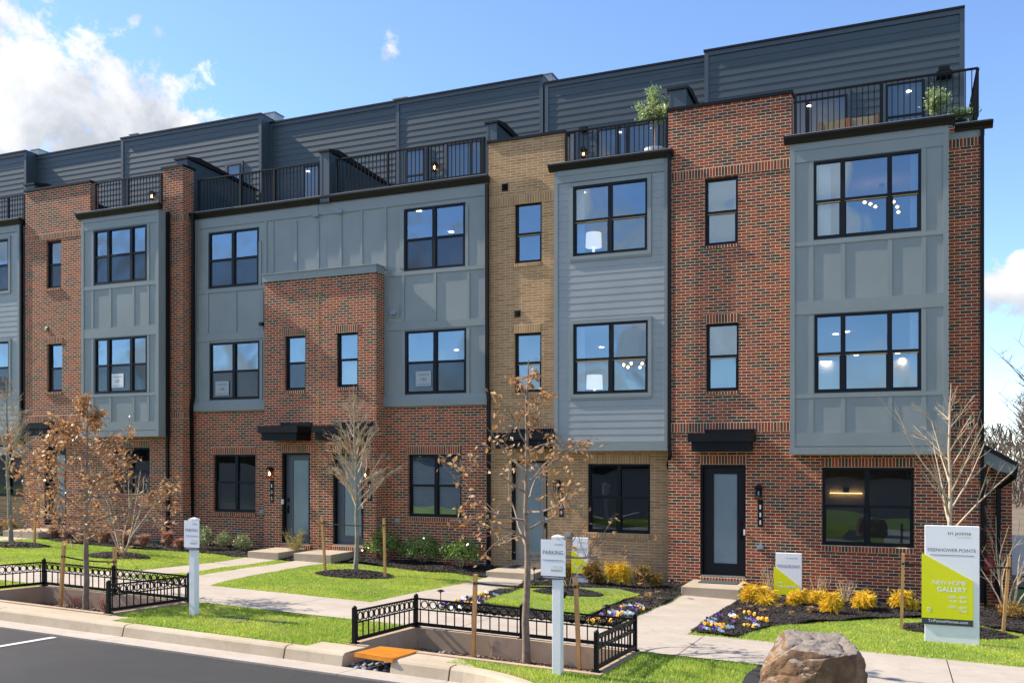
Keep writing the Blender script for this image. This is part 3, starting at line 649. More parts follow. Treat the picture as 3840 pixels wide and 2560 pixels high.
winC = (rx(783.5, 971, 863, 1075, Yw), rx(787, 974.5, 1282, 1497, Yw), rx(801, 958, 1703, 1919, YS), rx(1068, 1145, 1258, 1462, 0), rx(1056, 1163, 1696, 2040, 0))
winD = (rx(1516, 1745, 772, 1009, Yw), rx(1520, 1749, 1236, 1475, Yw), rx(1531, 1730, 1702, 1938, YS), rx(1262, 1342, 1246, 1450, 0), rx(1248, 1363, 1699, 2046, 0))
for left, wins, lab in ((True, winC, labels[0]), (False, winD, labels[1])):
    w3, w2, wG, wN, dr = wins
    x0, x1 = (xC0, xs) if left else (xs + .004, xC1)
    H = house(lab, (x0 + x1) / 2, g((x0 + x1) / 2, 0)); HC = H if left else None
    pair(H, x0, x1, bxa, bxb, wins, left); shell(H, x0, x1, YS, R2, DEP, zt, 0, mRED)
    sx0, sx1 = (x0, bxa - .001) if left else (bxb + .001, x1)
    if left: ops = [w3, w2]
    else: ops = [w3, w2]
    wing = MB().wall(x0, x1, zs + .001, zt - .04, Yw, ops, .06)
    wo_ = make('siding', wing, mSID, H)
    # trim boards of this half
    q = []
    if left:
        px0, px1 = 727, 1194
        q += [(px0, px1, 770, 835), (px0, 993, 1080, 1094), (px0, 993, 1248, 1275), (px0, 746, 760, 1520)]
        q += [(774, 783, 905, 1080), (971.5, 981, 905, 1080), (778, 787, 1275, 1512), (975, 985, 1275, 1512)]
        for c in (778, 884, 984): q.append((c - 5, c + 5, 1094.5, 1247.5))
        for c in (1023, 1110, 1193): q.append((c - 5, c + 5, 830, 1022))
        q.append((992, 1002, 830, 1075))
    else:
        px0, px1 = 1196, 1831
        q += [(px0, px1, 712, 770), (1446, px1, 1008, 1023), (1446, px1, 1203, 1230), (1818, 1831, 690, 1470)]
        q += [(1500, 1515.5, 790, 1008), (1746, 1757, 770, 1008), (1508, 1519.5, 1230, 1485), (1750, 1762, 1230, 1485)]
        for c in (1513, 1632, 1757): q.append((c - 5, c + 5, 1023.5, 1202.5))
        for c in (1278, 1356, 1446): q.append((c - 5, c + 5, 775, 1012))
        q.append((1448, 1456, 1023, 1202)); q.append((1448, 1456, 1230, 1490))
    tb = MB()
    for i, (a, c, e, d) in enumerate(q):
        X0, X1 = PX(a, Yw), PX(c, Yw)
        if c - a > 200:                                 # long horizontal board: level, height taken at its middle
            m_ = (a + c) / 2
        else: m_ = (a + c) / 2
        Z0, Z1 = PZ(m_, d, Yw), PZ(m_, e, Yw); tt = .026 if c - a > 60 else .022
        tb.box(X0, X1, Yw - tt - .0007 * (i % 5), Yw - .0004, Z0, min(Z1, zt - .05))
    make('siding_trim', tb, mTRIM, wo_)
    skz0, skz1 = zs, zs + .19
    make('skirt_flashing', MB().xprism([(Yw - .05, skz0), (Yw - .001, skz0), (Yw - .001, skz1 + .13), (Yw - .055, skz1)], sx0, sx1), mTRIM, wo_)
    if left:
        make('brick_box_cap', MB().box(bxa - .04, xs, -.05, Yw - .03, ztb, ztc).box(bxa - .05, xs, -.08, Yw - .03, ztc + .001, ztc + .03), mTRIM, H)
    else:
        make('brick_box_cap', MB().box(xs + .004, bxb + .03, -.05, Yw - .03, ztb, ztc).box(xs + .004, bxb + .05, -.08, Yw - .03, ztc + .001, ztc + .03), mTRIM, H)
    mg = [(PX(875, Yw), PX(878, Yw), PX(882, YS)), (PX(1628, Yw), PX(1632, Yw), PX(1631, YS))][0 if left else 1]
    rl = [(PZ(877, 970, Yw), PZ(880, 1391, Yw), PZ(880, 1808, YS)), (PZ(1630, 891, Yw), PZ(1634, 1356, Yw), PZ(1630, 1820, YS))][0 if left else 1]
    window(H, w3, Yw, [mg[0]], rl[0], recess=-.015, screen=True); window(H, w2, Yw, [mg[1]], rl[1], recess=-.015, screen=True)
    window(H, wG, YS, [mg[2]], rl[2], gm=mGLG if left else mGLA, screen=left, blind=not left)
    window(H, wN, 0, rail=PZ(1106, 1360) if left else PZ(1302, 1347), screen=left, blind=not left)
    soldier(H, wN[0] - .05, wN[1], wN[3] + .001, wN[3] + .21, 0, mREDs, 'window_lintel'); sill(H, wN[0], wN[1], wN[2] - .09, wN[2] - .001, 0, mREDs)
    soldier(H, wG[0] - .06, wG[1], wG[3] + .001, wG[3] + .21, YS, mREDs, 'window_lintel'); sill(H, wG[0] - .06, wG[1], wG[2] - .12, wG[2] - .001, YS, mREDs)
    soldier(H, dr[0] - .02, dr[1] + .02, dr[3] + .001, dr[3] + .21, 0, mREDs, 'door_lintel')
    if left:
        door(H, dr, 0, mDOORG, (PX(1100, .16), PX(1157, .16), PZ(1129, 2002, .16), PZ(1129, 1725, .16)), silz=dr[2] - .14, brickm=mREDs, knob='left')
        canopy(H, PX(968, -.7), PX(1116, -.7) , 0, PZ(1050, 1651, -.7), PZ(1050, 1594, -.7))
        lantern(H, PX(1020), 0, PZ(1020, 1751)); plaque(H, rx(1014, 1027, 1799, 1880, 0), 0, '105'); outlet(H, PX(978, YS), PX(994, YS), PZ(986, 1924, YS), PZ(986, 1911, YS), YS)
        make('doorbell', MB().box(PX(1056), PX(1062), -.02, .03, PZ(1059, 1889), PZ(1059, 1871)), mWHT, H)
        upper(H, PX(1012, R2), PX(1487, R2), R2, DEP, zt, 14.22, rtrim=False)
        terrace_glass(H, (PX(1141, R2), PX(1200, R2), zt, PZ(1170, 622, R2)), R2, name='terrace_door', lit=(PX(1158, R2), PZ(1158, 645, R2)))
        railing(H, PX(741, .3), PX(1207, .3), .3, PZ(975, 776, .3), PZ(975, 640, .3), [PX(744, .3), PX(903, .3), PX(1030, .3), PX(1203, .3)])
        pipe(H, [(PX(724, .2), .2, PZ(724, 800, .2)), (PX(724, .3), .3, PZ(724, 1490, .3)), (PX(718, .3), .3, PZ(718, 1520, .3)), (PX(720, .38), .39, .45)], .045)
        make('wall_vent', MB().xprism([(Yw - .01, 0), (Yw - .01, .14), (Yw - .12, 0)], 0, .17).transform(Matrix.Translation((PX(1180, Yw), 0, PZ(1187, 815, Yw)))), mPLAS, H)
        make('wall_vent', MB().box(PX(980, Yw), PX(992, Yw), Yw - .12, Yw, PZ(986, 1222, Yw), PZ(986, 1210, Yw)), mCOR, H)
    else:
        door(H, dr, 0, mDOORG, (PX(1292, .16), PX(1355, .16), PZ(1323, 2008, .16), PZ(1323, 1728, .16)), silz=dr[2] - .14, brickm=mREDs, knob='right')
        canopy(H, PX(1160, -.7) + .08, PX(1350, -.7), 0, PZ(1270, 1650, -.7), PZ(1270, 1592, -.7))
        lantern(H, PX(1378), 0, PZ(1378, 1752)); plaque(H, rx(1382, 1395, 1801, 1878, 0), 0, '107'); outlet(H, PX(1484, YS), PX(1503, YS), PZ(1493, 1957, YS), PZ(1493, 1945, YS), YS)
        make('doorbell', MB().box(PX(1357), PX(1362), -.02, .03, PZ(1360, 1905), PZ(1360, 1888)), mWHT, H)
        upper(H, PX(1487, R2) + .001, PX(2038, R2), R2, DEP, zt, 14.24)
        terrace_glass(H, (PX(1678, R2), PX(1808, R2), zt, PZ(1745, 535, R2)), R2, [PX(1768, R2)], name='terrace_door')
        terrace_glass(H, (PX(1521, R2), PX(1594, R2), zt + .2, PZ(1558, 562, R2)), R2, rail=PZ(1558, 660, R2))
        terrace_glass(H, (PX(1388, R2), PX(1450, R2), zt + .2, PZ(1420, 582, R2)), R2) if False else None
        lantern(H, PX(1636, R2), R2, PZ(1636, 610, R2))
        railing(H, PX(1258, .3), PX(1818, .3), .3, PZ(1540, 694, .3), PZ(1540, 555, .3), [PX(1262, .3), PX(1455, .3), PX(1603, .3), PX(1812, .3)])
        pipe(H, [(PX(1826, .25), .25, PZ(1826, 690, .25)), (PX(1827, .3), .3, PZ(1827, 1455, .3)), (PX(1833, .3), .3, PZ(1833, 1490, .3)), (PX(1833, .4), .4, g(-9.7, 0) + .05)], .045)
        make('wall_vent', MB().xprism([(Yw - .01, 0), (Yw - .01, .14), (Yw - .12, 0)], 0, .17).transform(Matrix.Translation((PX(1266, Yw), 0, PZ(1272, 802, Yw)))), mPLAS, H)
        vf = make('wall_vent', MB().box(PX(1463, Yw), PX(1500, Yw), Yw - .03, Yw, PZ(1481, 1190, Yw), PZ(1481, 1150, Yw)), mTRIM, H)
        make('vent_hood', MB().xprism([(Yw - .03, 0), (Yw - .03, .14), (Yw - .12, 0)], 0, .16).transform(Matrix.Translation((PX(1470, Yw), 0, PZ(1480, 1180, Yw)))), mPLAS, vf)
    cornice(H, x0 + (0 if left else -.003), x1, Yw, PZ(1274, 757, Yw), PZ(1274, 733, Yw), left=left, over=.05, right=not left)
    if left: make('caulk_joint', MB().box(xs - .012, xs + .003, -.006, .01, .3, ztb), mREFLCAULK, H)
    if left: party(H, PX(1204, .3), PX(1204, .3) + .30, .26, R2, zt, PZ(1225, 572, .3)); 
    else: party(H, PX(1812, .3), PX(1812, .3) + .3, .5, R2, zt, PZ(1835, 466, .5))
    for z0_, z1_ in ((.5, b + 2.85), (b + 3.16, b + 6.1), (b + 6.4, b + 9.3)): room(H, x0 + .15, x1 - .15, YS + .13, 10, z0_, z1_)
    make('box_recess_wall', MB().box((bxa if left else xs) + .15, (xs if left else bxb) - .15, YS - .001, YS + .02, b + 3.1, b + 5.9), mROOM, H)
    if not left:
        for px_, py_, z_ in ((1571, 792, b + 9.3), (1692, 871, b + 9.3), (1712, 1313, b + 6.1)): downlight(H, px_, py_, z_, 9.9)

# ================================================================== house 103 (red brick, bay and free-standing pier on its right)
xB0, xB1 = PX(95, 0), PX(686, 0); b = .83; zt = 10.38; Y = 0
H = house('red brick townhouse with grey bay and tall brick pier, behind the brown-leaved oak', (xB0 + xB1) / 2, g(-22.6, 0))
ztall = PZ(216, 703); xm = PX(338); xp = PX(609); zp = PZ(646, 631)
wU = rx(174, 229, 902, 1080, 0); wL = rx(177, 233, 1288, 1468, 0); wG = rx(425, 561, 1676, 1850, 0); dB = rx(166, 248, 1672, 1972, 0)
bx0, bx1 = PX(307, -BD), PX(597, -BD); Yb = -BD; bz0 = PZ(450, 1637, Yb); bz1 = PZ(445, 806, Yb)
mb = MB().wall(xB0, xB1, -.4, zt - .06, 0, [wU, wL, wG, dB, (bx0 + .3, bx1 - .1, b + 3.15, zt - .3, .1)], .13)
mb.wall(xB0, xm, zt - .06, ztall, 0); mb.wall(xp, xB1, zt - .06, zp, 0)
mb.face([(xm, 0, zt - .06), (xm, .3, zt - .06), (xm, .3, ztall), (xm, 0, ztall)]); mb.face([(xB1, 0, -.4), (xB1, .45, -.4), (xB1, .45, zp), (xB1, 0, zp)]); mb.face([(xp, .45, zt - .06), (xp, 0, zt - .06), (xp, 0, zp), (xp, .45, zp)])
make('brick_wall', mb, mRED, H); shell(H, xB0, xB1, 0, RB, DEP, zt, 0, mRED)
make('parapet_coping', MB().box(xB0 - .03, xm + .03, -.04, .34, ztall, ztall + .07), mBLK, H); make('pier_coping', MB().box(xp - .03, xB1 + .03, -.04, .5, zp, zp + .07), mBLK, H)
soldier(H, xB0 + .001, bx0 + .1, PZ(205, 893), PZ(205, 873), 0, mREDs); soldier(H, xB0 + .001, bx0, PZ(200, 1582), PZ(200, 1557), 0, mREDs)
for a, c in ((961, 936 - .0),): pass
for py0, py1 in ((PZ(646, 834), PZ(646, 811)), (PZ(646, 1567), PZ(646, 1544))):
    make('soldier_course', MB().box(bx1 + .05, xB1 + .013, -.014, .44, py0, py1), mREDs, H, soldier=(py0, py1 - py0))
soldier(H, wL[0] - .05, wL[1], wL[3] + .001, wL[3] + .21, 0, mREDs, 'window_lintel'); sill(H, wL[0] - .05, wL[1], wL[2] - .09, wL[2] - .001, 0, mREDs); sill(H, wU[0] - .05, wU[1], wU[2] - .09, wU[2] - .001, 0, mREDs)
soldier(H, PX(395), wG[1], wG[3] + .001, wG[3] + .2, 0, mREDs, 'window_lintel'); soldier(H, dB[0] - .02, dB[1], dB[3] + .001, dB[3] + .2, 0, mREDs, 'door_lintel')
window(H, wU, 0, rail=PZ(202, 990), screen=True); window(H, wL, 0, rail=PZ(205, 1380), screen=True); window(H, wG, 0, [PX(487)], PZ(490, 1765), gm=mGLG, screen=True)
door(H, dB, 0, mDOORB, (PX(210, .16), PX(245, .16), PZ(228, 1940, .16), PZ(228, 1705, .16)), silz=dB[2] - .14, brickm=mREDs)
vent(H, rx(170, 182, 1226, 1241, 0), 0, mBLK)
canopy(H, PX(75, -.7), PX(181, -.7), 0, PZ(130, 1632, -.7), PZ(130, 1583, -.7))
w3 = rx(353, 550, 854, 1060, Yb); w2 = rx(356, 552, 1264.5, 1473, Yb)
def bz(py, px=450): return PZ(px, py, Yb)
boards = [(bx0, bx0 + .1, bz0, bz1, .026), (bx1 - .1, bx1, bz0, bz1, .026), (bx0 + .1, bx1 - .1, bz(822), bz1, .03), (bx0 + .1, bx1 - .1, bz(850), bz(823)), (bx0 + .1, bx1 - .1, bz(1078), bz(1064)),
          (bx0 + .1, bx1 - .1, bz(1262), bz(1226)), (bx0 + .1, bx1 - .1, bz(1486), bz(1475)), (bx0 + .1, bx1 - .1, bz(1613), bz(1581)), (bx0 - .012, bx1 + .012, bz0 - .003, bz(1616), .04)]
for px_, q in ((348, 0), (415, 1), (502, 1), (557, 0)):
    for r0, r1 in [(bz(1225.5), bz(1079)), (bz(1580), bz(1487))] + ([] if q else [(bz(1063.5), bz(851)), (bz(1474.5), bz(1263))]): boards.append((PX(px_ - 4, Yb), PX(px_ + 4, Yb), r0, r1, .018))
bay(H, bx0, bx1, bz0, bz1, Yb, [w3 + (.06,), w2 + (.06,)], [], boards, mSID)
for w, ry in ((w3, 955), (w2, 1368)): window(H, w, Yb, [PX(407, Yb), PX(493, Yb)], bz(ry), recess=-.012, screen=True)
cornice(H, bx0, bx1, Yb, PZ(445, 806, Yb), PZ(445, 785, Yb), ret=0)
pipe(H, [(bx1 + .06, -.12, bz1), (bx1 + .06, -.12, bz0 - .1), (PX(628, -.05), -.05, bz0 - .3), (PX(630, -.05), -.05, .5)], .045)
railing(H, PX(348, -.1), PX(608, -.1), -.1, PZ(480, 783, -.1), PZ(480, 668, -.1), [PX(358, -.1), PX(481, -.1), PX(605, -.1)])
upper(H, PX(456, RB), PX(983, RB), RB, DEP, zt, 14.38)
terrace_glass(H, (PX(855, RB), PX(905, RB), zt + .3, PZ(880, 618, RB)), RB)
lantern(H, PX(577, RB), RB, PZ(577, 720, RB))
party(H, PX(660, .5), PX(660, .5) + .45, .5, RB, zt, PZ(690, 598, .5))
for z0_, z1_ in ((.7, b + 2.85), (b + 3.16, b + 6.1), (b + 6.4, b + 9.2)): room(H, xB0 + .15, xB1 - .15, .13, 10, z0_, z1_)

# ================================================================== house 101 (left edge of the photo) and its left neighbour
xA1 = xB0 - .004; xA0 = xA1 - 4.75; b = .98; zt = 10.5; Y = YS
H = house('tan brick townhouse with pale lap-sided bay, cut by the left edge of the photo', (xA0 + xA1) / 2, g(-28, 0))
Yb = .02; bx1 = PX(76, Yb); bx0 = bx1 - 2.75; bz0 = PZ(40, 1634, Yb); bz1 = PZ(30, 848, Yb)
w3 = (PX(34, Yb) - 1.75, PX(34, Yb), PZ(10, 1092, Yb), PZ(10, 898, Yb)); w2 = (PX(36, Yb) - 1.75, PX(36, Yb), PZ(10, 1476, Yb), PZ(10, 1281, Yb)); wG = (PX(88, Y) - 1.5, PX(88, Y), PZ(50, 1860, Y), PZ(50, 1668, Y))
mb = MB().wall(xA0, xA1, -.2, zt - .06, Y, [wG, (bx0 + .15, bx1 - .15, b + 3.15, zt - .3, .1)], .13)
make('brick_wall', mb, mTAN, H); shell(H, xA0, xA1, Y, R2, DEP, zt, 0, mTAN)
sill(H, wG[0], wG[1], wG[2] - .11, wG[2] - .001, Y, mTANs); soldier(H, wG[0], wG[1], wG[3] + .001, wG[3] + .2, Y, mTANs, 'window_lintel'); window(H, wG, Y, [(wG[0] + wG[1]) / 2], (wG[2] + wG[3]) / 2, gm=mGLG)
boards = [(bx0, bx0 + .1, bz0, bz1, .034), (bx1 - .1, bx1, bz0, bz1, .034), (bx0 + .1, bx1 - .1, bz1 - .22, bz1, .034), (bx0 - .012, bx1 + .012, bz0 - .003, bz0 + .19, .05)]
for w in (w3, w2): boards += [(w[0] - .09, w[0], w[2] - .09, w[3] + .09, .04), (w[1], w[1] + .09, w[2] - .09, w[3] + .09, .04), (w[0], w[1], w[3], w[3] + .09, .04), (w[0], w[1], w[2] - .09, w[2], .04)]
bay(H, bx0, bx1, bz0, bz1, Yb, [w3 + (.06,), w2 + (.06,)], [], boards, mLAP, back=Y, lap=(bz0 + .2, bz1 - .22, .168))
window(H, w3, Yb, [(w3[0] + w3[1]) / 2], (w3[2] + w3[3]) / 2, recess=-.015, screen=True); window(H, w2, Yb, [(w2[0] + w2[1]) / 2], (w2[2] + w2[3]) / 2, recess=-.015, screen=True)
cornice(H, bx0, bx1, Yb, bz1, bz1 + .17, ret=Y)
pipe(H, [(bx1 + .07, .0, bz1), (bx1 + .07, .0, bz0 - .1), (bx1 + .1, .38, bz0 - .4), (bx1 + .1, .38, .7)], .045)
railing(H, bx0, PX(95, .3), .3, PZ(50, 828, .3), PZ(50, 736, .3), [PX(32, .3), PX(93, .3)])
upper(H, xA0, PX(456, RB) - .002, R2, DEP, zt, 14.5, rtrim=False)
party(H, PX(101, .5), PX(101, .5) + .42, .45, R2, zt, PZ(140, 694, .5))
for z0_, z1_ in ((.8, b + 2.85), (b + 3.16, b + 6.1), (b + 6.4, b + 9.2)): room(H, xA0 + .15, xA1 - .15, Y + .13, 10, z0_, z1_)
xZ1 = PX(101, RB)
H = house('dark-sided top storey of the townhouse seen above the left edge of the row', xZ1 - 3, g(-34, 0))
upper(H, xZ1 - 6.6, xZ1, RB, DEP, 10.7, 14.56); make('brick_wall', MB().box(xA0 - 6.5, xA0 - .004, 0, DEP, -.2, 10.69), mRED, H)
# ---------------- small roof-top boxes behind the parapet
for i, (px_, py_, w_, lab) in enumerate(((1000, 430, 1.1, 'white metal roof curb above the brown-leaved oak'), (1500, 374, .8, 'small pale roof vent box left of the middle of the roof line'), (2045, 285, .7, 'white metal roof curb above the tan house'), (500, 508, .6, 'small white roof curb near the left cloud'), (130, 566, .7, 'white roof curb at the far left'))):
    Yv = RB + .9 + (.4 if i in (1, 2) else 0); x_, y_, z_ = P(px_, py_, Yv)
    w_ *= .6; o = make('roof_curb', MB().box(x_ - w_ / 2, x_ + w_ / 2, Yv, Yv + .5, z_ - .9, z_ + .03).box(x_ - w_ / 2 - .03, x_ + w_ / 2 + .03, Yv - .03, Yv + .53, z_ + .031, z_ + .06), mFLASH); tag(o, lab, 'roof curb', 'white curbs on the roof')

# ================================================================== ground, street, paths
def drape(name, poly, dz, mat, step=.6, kind='structure', mound=None):
    import bmesh
    bm = bmesh.new(); vs = [bm.verts.new((x, y, 0)) for x, y in poly]; f = bm.faces.new(vs)
    if f.normal.z < 0 or sum(poly[i][0] * poly[(i + 1) % len(poly)][1] - poly[(i + 1) % len(poly)][0] * poly[i][1] for i in range(len(poly))) < 0: bmesh.ops.reverse_faces(bm, faces=bm.faces[:])
    xs = [p[0] for p in poly]; ys = [p[1] for p in poly]
    for lo, hi, ax in ((min(xs), max(xs), 0), (min(ys), max(ys), 1)):
        if hi - lo > 60: continue
        k = math.ceil(lo / step) * step
        while k < hi:
            co = (k, 0, 0) if ax == 0 else (0, k, 0); no = (1, 0, 0) if ax == 0 else (0, 1, 0)
            bmesh.ops.bisect_plane(bm, geom=bm.verts[:] + bm.edges[:] + bm.faces[:], plane_co=co, plane_no=no); k += step
    for v in bm.verts: v.co.z = g(v.co.x, v.co.y) + dz + (mound(v.co.x, v.co.y) if mound else 0)
    bmesh.ops.recalc_face_normals(bm, faces=bm.faces[:])
    if bm.faces[:] and sum(f.normal.z for f in bm.faces) < 0: bmesh.ops.reverse_faces(bm, faces=bm.faces[:])
    me = bpy.data.meshes.new(name); bm.to_mesh(me); bm.free(); me.materials.append(mat)
    o = bpy.data.objects.new(name, me); COL.objects.link(o); o['kind'] = kind; return o
def gp(pts, ox=0, oy=0, s=1.0, dz=0): return [G(ox + x / s, oy + y / s, dz)[:2] for x, y in pts]
def inpoly(px_, py_, poly):
    r = np.zeros(len(px_), bool); n = len(poly); j = n - 1
    for i in range(n):
        xi, yi = poly[i]; xj, yj = poly[j]
        c = ((yi > py_) != (yj > py_)) & (px_ < (xj - xi) * (py_ - yi) / (yj - yi + 1e-12) + xi); r ^= c; j = i
    return r
def circle(cx, cy, r, n=28, wob=.06, seed=1):
    rnd = random.Random(seed); ph = rnd.random() * 6; return [(cx + r * (1 + wob * math.sin(3 * t + ph)) * math.cos(t), cy + r * .95 * (1 + wob * math.cos(2 * t + ph)) * math.sin(t)) for t in [2 * math.pi * i / n for i in range(n)]]
WR = (-6.62, -3.18, -11.02, -9.22); WL = (-14.1, -10.68, -11.05, -9.26)     # the two sunken tree wells
CBK = -11.36                                           # back of the kerb
mGND = M('lawn_soil'); f_ = mGND.noise(1.2, 5, .6); f2_ = mGND.noise(30, 5, .7)
mGND.l(mGND.mix(.5, mGND.ramp(f_, [(.3, (.095, .16, .022)), (.7, (.16, .235, .034))]), mGND.ramp(f2_, [(.3, (.08, .12, .02)), (.7, (.22, .30, .05))])), mGND.b.inputs['Base Color']); mGND.set(Roughness=.9); mGND.bump(f2_, .03); mGND = mGND.m
def asphalt():
    m = M('asphalt'); f = m.noise(85, 6, .85); f2 = m.noise(.9, 6, .65); c = m.ramp(f, [(.35, (.008, .008, .008)), (.6, (.034, .033, .032)), (.74, (.14, .135, .13))])
    c = m.mix(.6, c, m.ramp(f2, [(.3, (.75, .75, .77)), (.7, (1.35, 1.3, 1.25))]), 'MULTIPLY'); c = m.mix(.75, c, m.ramp(m.noise(.35, 5, .7), [(.36, (.62, .62, .62)), (.5, (1, 1, 1)), (.66, (1.5, 1.46, 1.4))]), 'MULTIPLY'); m.l(c, m.b.inputs['Base Color']); m.set(Roughness=.8); m.bump(f, .006, .8); return m.m
mASP = asphalt()
def concmat(name, a, b_):
    m = M(name); f = m.noise(1.3, 6, .65); f2 = m.noise(60, 4, .7); f3 = m.noise(5, 5, .7)
    c = m.ramp(f, [(.3, s2l(a)), (.7, s2l(b_))]); c = m.mix(.5, c, m.ramp(f2, [(.3, (.88, .88, .88)), (.7, (1.06, 1.06, 1.06))]), 'MULTIPLY')
    c = m.mix(.35, c, m.ramp(f3, [(.34, (.72, .68, .62)), (.5, (1, 1, 1))]), 'MULTIPLY'); m.l(c, m.b.inputs['Base Color']); m.set(Roughness=.85); m.bump(f2, .002, .6); return m.m
mPAV = concmat('pale_sidewalk_concrete', '#a89c8e', '#b8ad9f'); mKERB = concmat('warm_kerb_concrete', '#ab9b82', '#bcae97'); mWELL = concmat('tan_well_concrete', '#a58b72', '#bda48a'); mSTOOP = concmat('stoop_concrete', '#a1927d', '#b3a590')
mMUL = M('dark_mulch'); f_ = mMUL.noise(45, 6, .75); mMUL.l(mMUL.ramp(f_, [(.35, (.006, .005, .005)), (.6, (.030, .022, .018)), (.75, (.075, .055, .045))]), mMUL.b.inputs['Base Color']); mMUL.set(Roughness=.9); mMUL.bump(f_, .03, 1); mMUL = mMUL.m
def terrain():
    xs = [-600, -300, -120, -60, -45] + [-44 + .8 * i for i in range(37)] + [WL[0], WL[1], WR[0], WR[1], -6.32, -5.66] + [-14.4 + .5 * i for i in range(53)] + [16, 30, 60, 120, 300, 600]
    ys = [-11.36, WL[2], WL[3], WR[2], WR[3]] + [-11.3 + .45 * i for i in range(26)] + [2, 6, 10, 14, 20, 40, 80, 200, 600]
    xs = sorted(set(round(v, 3) for v in xs)); ys = sorted(set(round(v, 3) for v in ys)); mb = MB(); idx = {}
    for i, x in enumerate(xs):
        for j, y in enumerate(ys): idx[i, j] = len(mb.v); mb.v.append((x, y, g(x, y)))
    for i in range(len(xs) - 1):
        for j in range(len(ys) - 1):
            cx, cy = (xs[i] + xs[i + 1]) / 2, (ys[j] + ys[j + 1]) / 2
            if any(w[0] < cx < w[1] and w[2] < cy < w[3] for w in (WR, WL)): continue
            if -6.32 < cx < -5.66 and cy < WR[2]: continue
            mb.f.append((idx[i, j], idx[i + 1, j], idx[i + 1, j + 1], idx[i, j + 1]))
    return mb
struct(make('lawn', terrain(), mGND, uv=False))
# near side of the ground: street level, 0.14 m below the kerb, running back beyond the camera
mb = MB(); xs = [-600, -200, -60, -45] + [-44 + 1.5 * i for i in range(38)] + [16, 60, 200, 600]; ys = [-600, -200, -80, -50, -30, -26, -22, -19, -17, -15.5, -14.5, -13.6, -12.8, -12.1, -11.4, -11.0]
idx = {}
for i, x in enumerate(xs):
    for j, y in enumerate(ys): idx[i, j] = len(mb.v); mb.v.append((x, y, g(x, y) - .15))
for i in range(len(xs) - 1):
    for j in range(len(ys) - 1): mb.f.append((idx[i, j], idx[i + 1, j], idx[i + 1, j + 1], idx[i, j + 1]))
struct(make('road', mb, mASP, uv=False))
# kerb with gutter, swept along the street and round the corner
def sweep(name, path, prof, mat, kind='structure'):
    mb = MB(); k = len(prof)
    for i, (x, y) in enumerate(path):
        a = path[max(i - 1, 0)]; b_ = path[min(i + 1, len(path) - 1)]; t = Vector((b_[0] - a[0], b_[1] - a[1])).normalized(); nrm = Vector((t.y, -t.x))
        for off, dz in prof: X, Yv = x + nrm.x * off, y + nrm.y * off; mb.v.append((X, Yv, g(X, Yv) + dz))
    for i in range(len(path) - 1):
        for j in range(k - 1): a = i * k + j; mb.f.append((a, a + k, a + k + 1, a + 1))
    mb.f.append(tuple(range(k))); mb.f.append(tuple(reversed(range((len(path) - 1) * k, len(path) * k))))
    o = make(name, mb, mat, uv=False); o['kind'] = kind; return o
kp = [(0, -.4), (0, .014), (.10, .014), (.15, .006), (.175, -.02), (.21, -.148)]
gp_ = [(.211, -.4), (.211, -.142), (.34, -.138), (.66, -.126), (.66, -.4)]
jt = [-30, -27, -24, -21, -18, -15.2, -12.4, -9.9, -7.2]
def seg(a, b_, gap=.012): n = max(2, int((b_ - a) / .5)); return [(a + gap + (b_ - a - 2 * gap) * i / n, CBK) for i in range(n + 1)]
for a, b_ in zip(jt, jt[1:]): sweep('kerb', seg(a, b_), kp, mKERB)
sweep('kerb', seg(-7.2, -6.32), kp, mKERB)
sweep('kerb', seg(-5.66, -4.86), kp, mKERB)
arc = [(-4.84, CBK)] + [(-4.84 + 1.75 * math.sin(t), CBK - 1.75 * (1 - math.cos(t))) for t in [math.radians(6 * i) for i in range(1, 16)]] + [(-3.09, CBK - 1.9), (-3.0, -16), (-3.0, -19)]
sweep('kerb', arc, kp, mKERB)
for a, b_ in zip([-30, -24, -18, -13, -9.9, -6.1], [-24, -18, -13, -9.9, -6.1, -4.86]): sweep('gutter', seg(a, b_, .006), gp_, mPAV)
sweep('gutter', arc, gp_, mPAV)
# the verge inside the curved kerb and round the boulder
verge = [(-4.84, CBK + .01)] + [(x, y) for x, y in arc[1:]] + [(14, -19), (14, -11.35)]
drape('lawn', [(x + .0, y) for x, y in verge], .004, mGND, step=.8)
wm = simple('white_road_paint', '#cfcfc8', .6, .08, 8)
lw = [G(0, 2412, -.14)[:2], G(205, 2386, -.14)[:2]]; dx, dy = lw[1][0] - lw[0][0], lw[1][1] - lw[0][1]
drape('road_marking', [(lw[1][0] - .05, lw[1][1]), (lw[1][0] + .05, lw[1][1]), (lw[1][0] + .12, lw[1][1] - 4.6), (lw[1][0] + .02, lw[1][1] - 4.6)], -.143, wm)
# concrete: sidewalk slabs and the walks to the doors
SY0, SY1 = -9.2, -7.35
slabs = [-34, -31.2, -28.4, -25.6, -22.8, -20, -17.2, -14.7, -12.2, -9.35, -6.05, -2.70, .6, 3.9, 7.2, 10.5]
for a, b_ in zip(slabs, slabs[1:]):
    ya0, ya1 = (SY0, SY1)
    if a > -3: ya1 = SY1 + .12; ya0 = SY0 + .02
    drape('sidewalk', [(a + .006, ya0), (b_ - .006, ya0), (b_ - .006, ya1), (a + .006, ya1)], .022, mPAV, 1.0)
drape('sidewalk', [(-.4, -13.5), (6, -13.5), (6, -9.19), (-.4, -9.19)], .018, mPAV, 1.0)
def walk(pts): drape('path', pts, .02, mPAV, .7)
b3 = (2560, 1700, 1.8234); c4 = (2000, 2027, 2.94); c3 = (1300, 2027, 2.94); c2 = (700, 1900, 2.94); c1 = (0, 1900, 2.94); c5 = (3040, 1900, 2.94); b2 = (1280, 1700, 1.8234)
